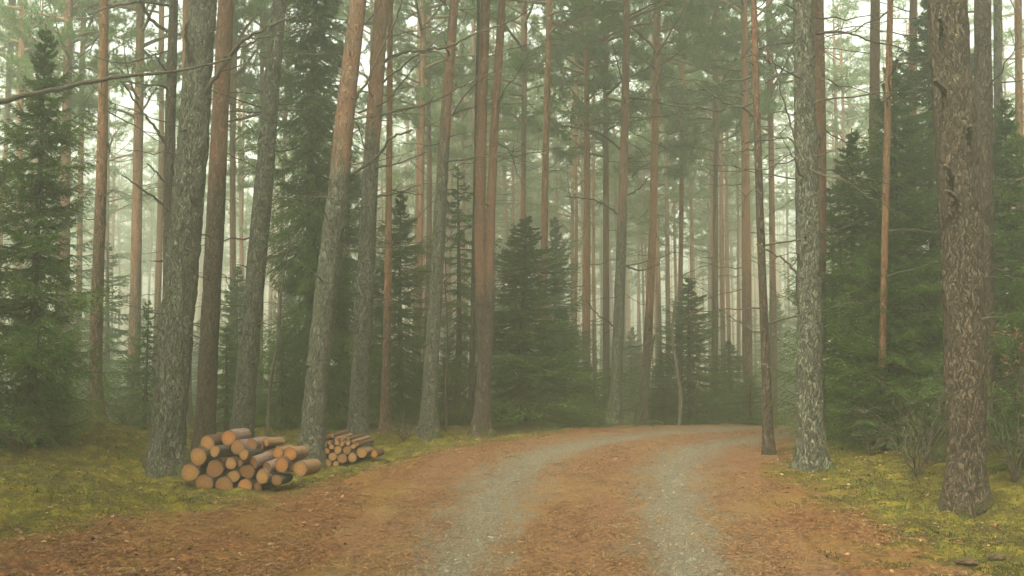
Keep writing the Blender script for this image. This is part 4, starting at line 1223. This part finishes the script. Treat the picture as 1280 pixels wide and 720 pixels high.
def flakes(name, label, cat, n, keepf, size, mat, lift=.012, long=1.6, flat=.35):
    x, y, la, z = scatter(n)
    k = keepf(x, y, la); x, y, z = x[k], y[k], z[k]; n = len(x)
    a = rng.uniform(0, 6.283, n); up = unit(np.stack([rng.normal(0, flat, n), rng.normal(0, flat, n), np.ones(n)], -1))
    d1 = np.stack([np.cos(a), np.sin(a), np.zeros(n)], -1); d1 = unit(d1 - up * (d1 * up).sum(1)[:, None]); d2 = np.cross(up, d1)
    sz = (size * rng.uniform(.5, 1.3, n))[:, None]
    c = np.stack([x, y, z + lift], -1)
    V = np.stack([c - d1 * sz * long / 2, c - d2 * sz / 2 + up * sz * .12, c + d1 * sz * long / 2, c + d2 * sz / 2 + up * sz * .12], 1).reshape(-1, 3)
    Q_ = np.arange(4 * n).reshape(-1, 4)
    g = Geo(); g.add(V, None, Q_, 0, np.repeat(rng.random(n), 4))
    obj(name, g.mesh(name, [mat], 'tone'), label=label, category=cat, kind='stuff')
LEAF = simple('fallen_leaf', [(0, (.07, .035, .016)), (.5, (.17, .085, .035)), (.85, (.26, .155, .07)), (1, (.36, .26, .14))], attr='tone', trans=.15, rough=.8)
NEED = simple('fallen_needles', [(0, (.025, .014, .008)), (.5, (.13, .055, .022)), (1, (.32, .19, .09))], attr='tone', rough=.85)
flakes('fallen_leaves', 'brown and tan fallen leaves lying on the moss banks', 'leaves', 16000,
       lambda x, y, la: (np.abs(la) > 1.9 + rng.normal(0, .2, len(x))) & (fbm(x * .8, y * .8, s=71, o=2) + rng.normal(0, .5, len(x)) > .05), .028, LEAF)
flakes('needle_litter', 'rust coloured pine needles and bark flakes on verge and road middle', 'litter', 270000,
       lambda x, y, la: (np.abs(np.abs(la) - .88) > .25 + rng.normal(0, .12, len(x))) & (mossiness(x, y, la) < .75) & (fbm(x * 2.2, y * 2.2, s=91, o=4) + rng.normal(0, .35, len(x)) > -.1), .0055, NEED, .024, 8, .3)
STONE = simple('gravel_stones', [(0, (.05, .045, .035)), (.6, (.14, .125, .09)), (1, (.24, .215, .16))], attr='tone', rough=.9)
x, y, la, z = scatter(60000)
k = np.abs(np.abs(la) - .88) < .24 + rng.normal(0, .14, len(x)); x, y, z = x[k], y[k], z[k]; n = len(x)
sz = rng.lognormal(-5.15, .4, n)
OCT = np.array([[1, 0, 0], [0, 1, 0], [-1, 0, 0], [0, -1, 0], [0, 0, .8], [0, 0, -.6]], float)
OF = np.array([[0, 1, 4], [1, 2, 4], [2, 3, 4], [3, 0, 4], [1, 0, 5], [2, 1, 5], [3, 2, 5], [0, 3, 5]])
V = OCT[None] * rng.uniform(.7, 1.3, (n, 6, 1)) * sz[:, None, None]
a = rng.uniform(0, 6.28, n); ca, sa = np.cos(a)[:, None], np.sin(a)[:, None]
V = np.stack([V[..., 0] * ca - V[..., 1] * sa, V[..., 0] * sa + V[..., 1] * ca, V[..., 2]], -1) + np.stack([x, y, z + .015], -1)[:, None]
g = Geo(); g.add(V.reshape(-1, 3), (OF[None] + np.arange(n)[:, None, None] * 6).reshape(-1, 3), None, 0, np.repeat(rng.random(n), 6))
obj('gravel', g.mesh('gravel', [STONE], 'tone'), label='loose grey gravel in the two wheel tracks', category='gravel', kind='stuff')
# small fallen twigs as one litter
g = Geo()
x, y, la, z = scatter(1300)
for i_ in range(len(x)):
    if abs(la[i_]) < 1.6 and random.random() < .8: continue
    a = random.uniform(0, 6.283); l = random.uniform(.05, .2)
    d_ = np.array([math.cos(a), math.sin(a), 0]) * l
    p0 = np.array([x[i_], y[i_], z[i_] + .015])
    tube(g, np.array([p0, p0 + d_ * .5 + [0, 0, .012], p0 + d_]), [.003, .0025, .001], 4, 0)
obj('fallen_twigs', g.mesh('fallen_twigs', [TWIG]), label='small dry twigs scattered over moss and verge', category='twigs', kind='stuff')
# dark clods at the lower right corner
CLOD = simple('dark_wood', [(.3, (.03, .02, .012)), (.7, (.08, .05, .03))], 18)
for u, v, sx_, lab in ((1208, 705, .06, 'dark rotten wood chunk on the litter at the bottom right corner'), (1246, 701, .055, 'smaller dark wood chunk rightmost on the litter in the bottom corner')):
    D = ground_hit(u, v); p0 = at(u, v, D)
    th, ph = np.meshgrid(np.linspace(0, 2 * math.pi, 20, endpoint=False), np.linspace(-1.5, 1.5, 11))
    X_ = np.cos(th) * np.cos(ph); Y_ = np.sin(th) * np.cos(ph); Z_ = np.sin(ph)
    q = 1 + .3 * fbm(X_ * 2 + u, Y_ * 2, Z_ * 2, s=3, o=3)
    V = np.stack([X_ * q * sx_ * 1.3, Y_ * q * sx_ * .8, Z_ * q * sx_ * .55], -1).reshape(-1, 3)
    i_ = np.arange(10)[:, None] * 20; j = np.arange(20)[None]; j2 = (j + 1) % 20
    obj('wood_chunk', mesh_np('wood_chunk', V, np.stack([i_ + j, i_ + j2, i_ + 20 + j2, i_ + 20 + j], -1).reshape(-1, 4), CLOD), None,
        (p0[0], D, hz(p0[0], D) + sx_ * .2), label=lab, category='wood chunk')
# tiny seedlings and grass tufts on the moss
GRASS = simple('grass_blades', [(0, (.06, .09, .02)), (1, (.20, .22, .07))], attr='tone', trans=.3)
x, y, la, z = scatter(1700)
k = (mossiness(x, y, la) > .55) & (fbm(x * .6, y * .6, s=81, o=2) > -.1); x, y, z = x[k], y[k], z[k]
C = np.repeat(np.stack([x, y, z], -1), 12, 0) + rng.normal(0, .015, (len(x) * 12, 3)) * [1, 1, 0]
D_ = unit(np.stack([rng.normal(0, .5, len(C)), rng.normal(0, .5, len(C)), np.ones(len(C))], -1))
g = Geo(); blades(g, C, D_, rng.uniform(.04, .12, len(C)), .006, 0, .5)
obj('grass', g.mesh('grass', [GRASS], 'tone'), label='thin grass blades growing through the moss', category='grass', kind='stuff')
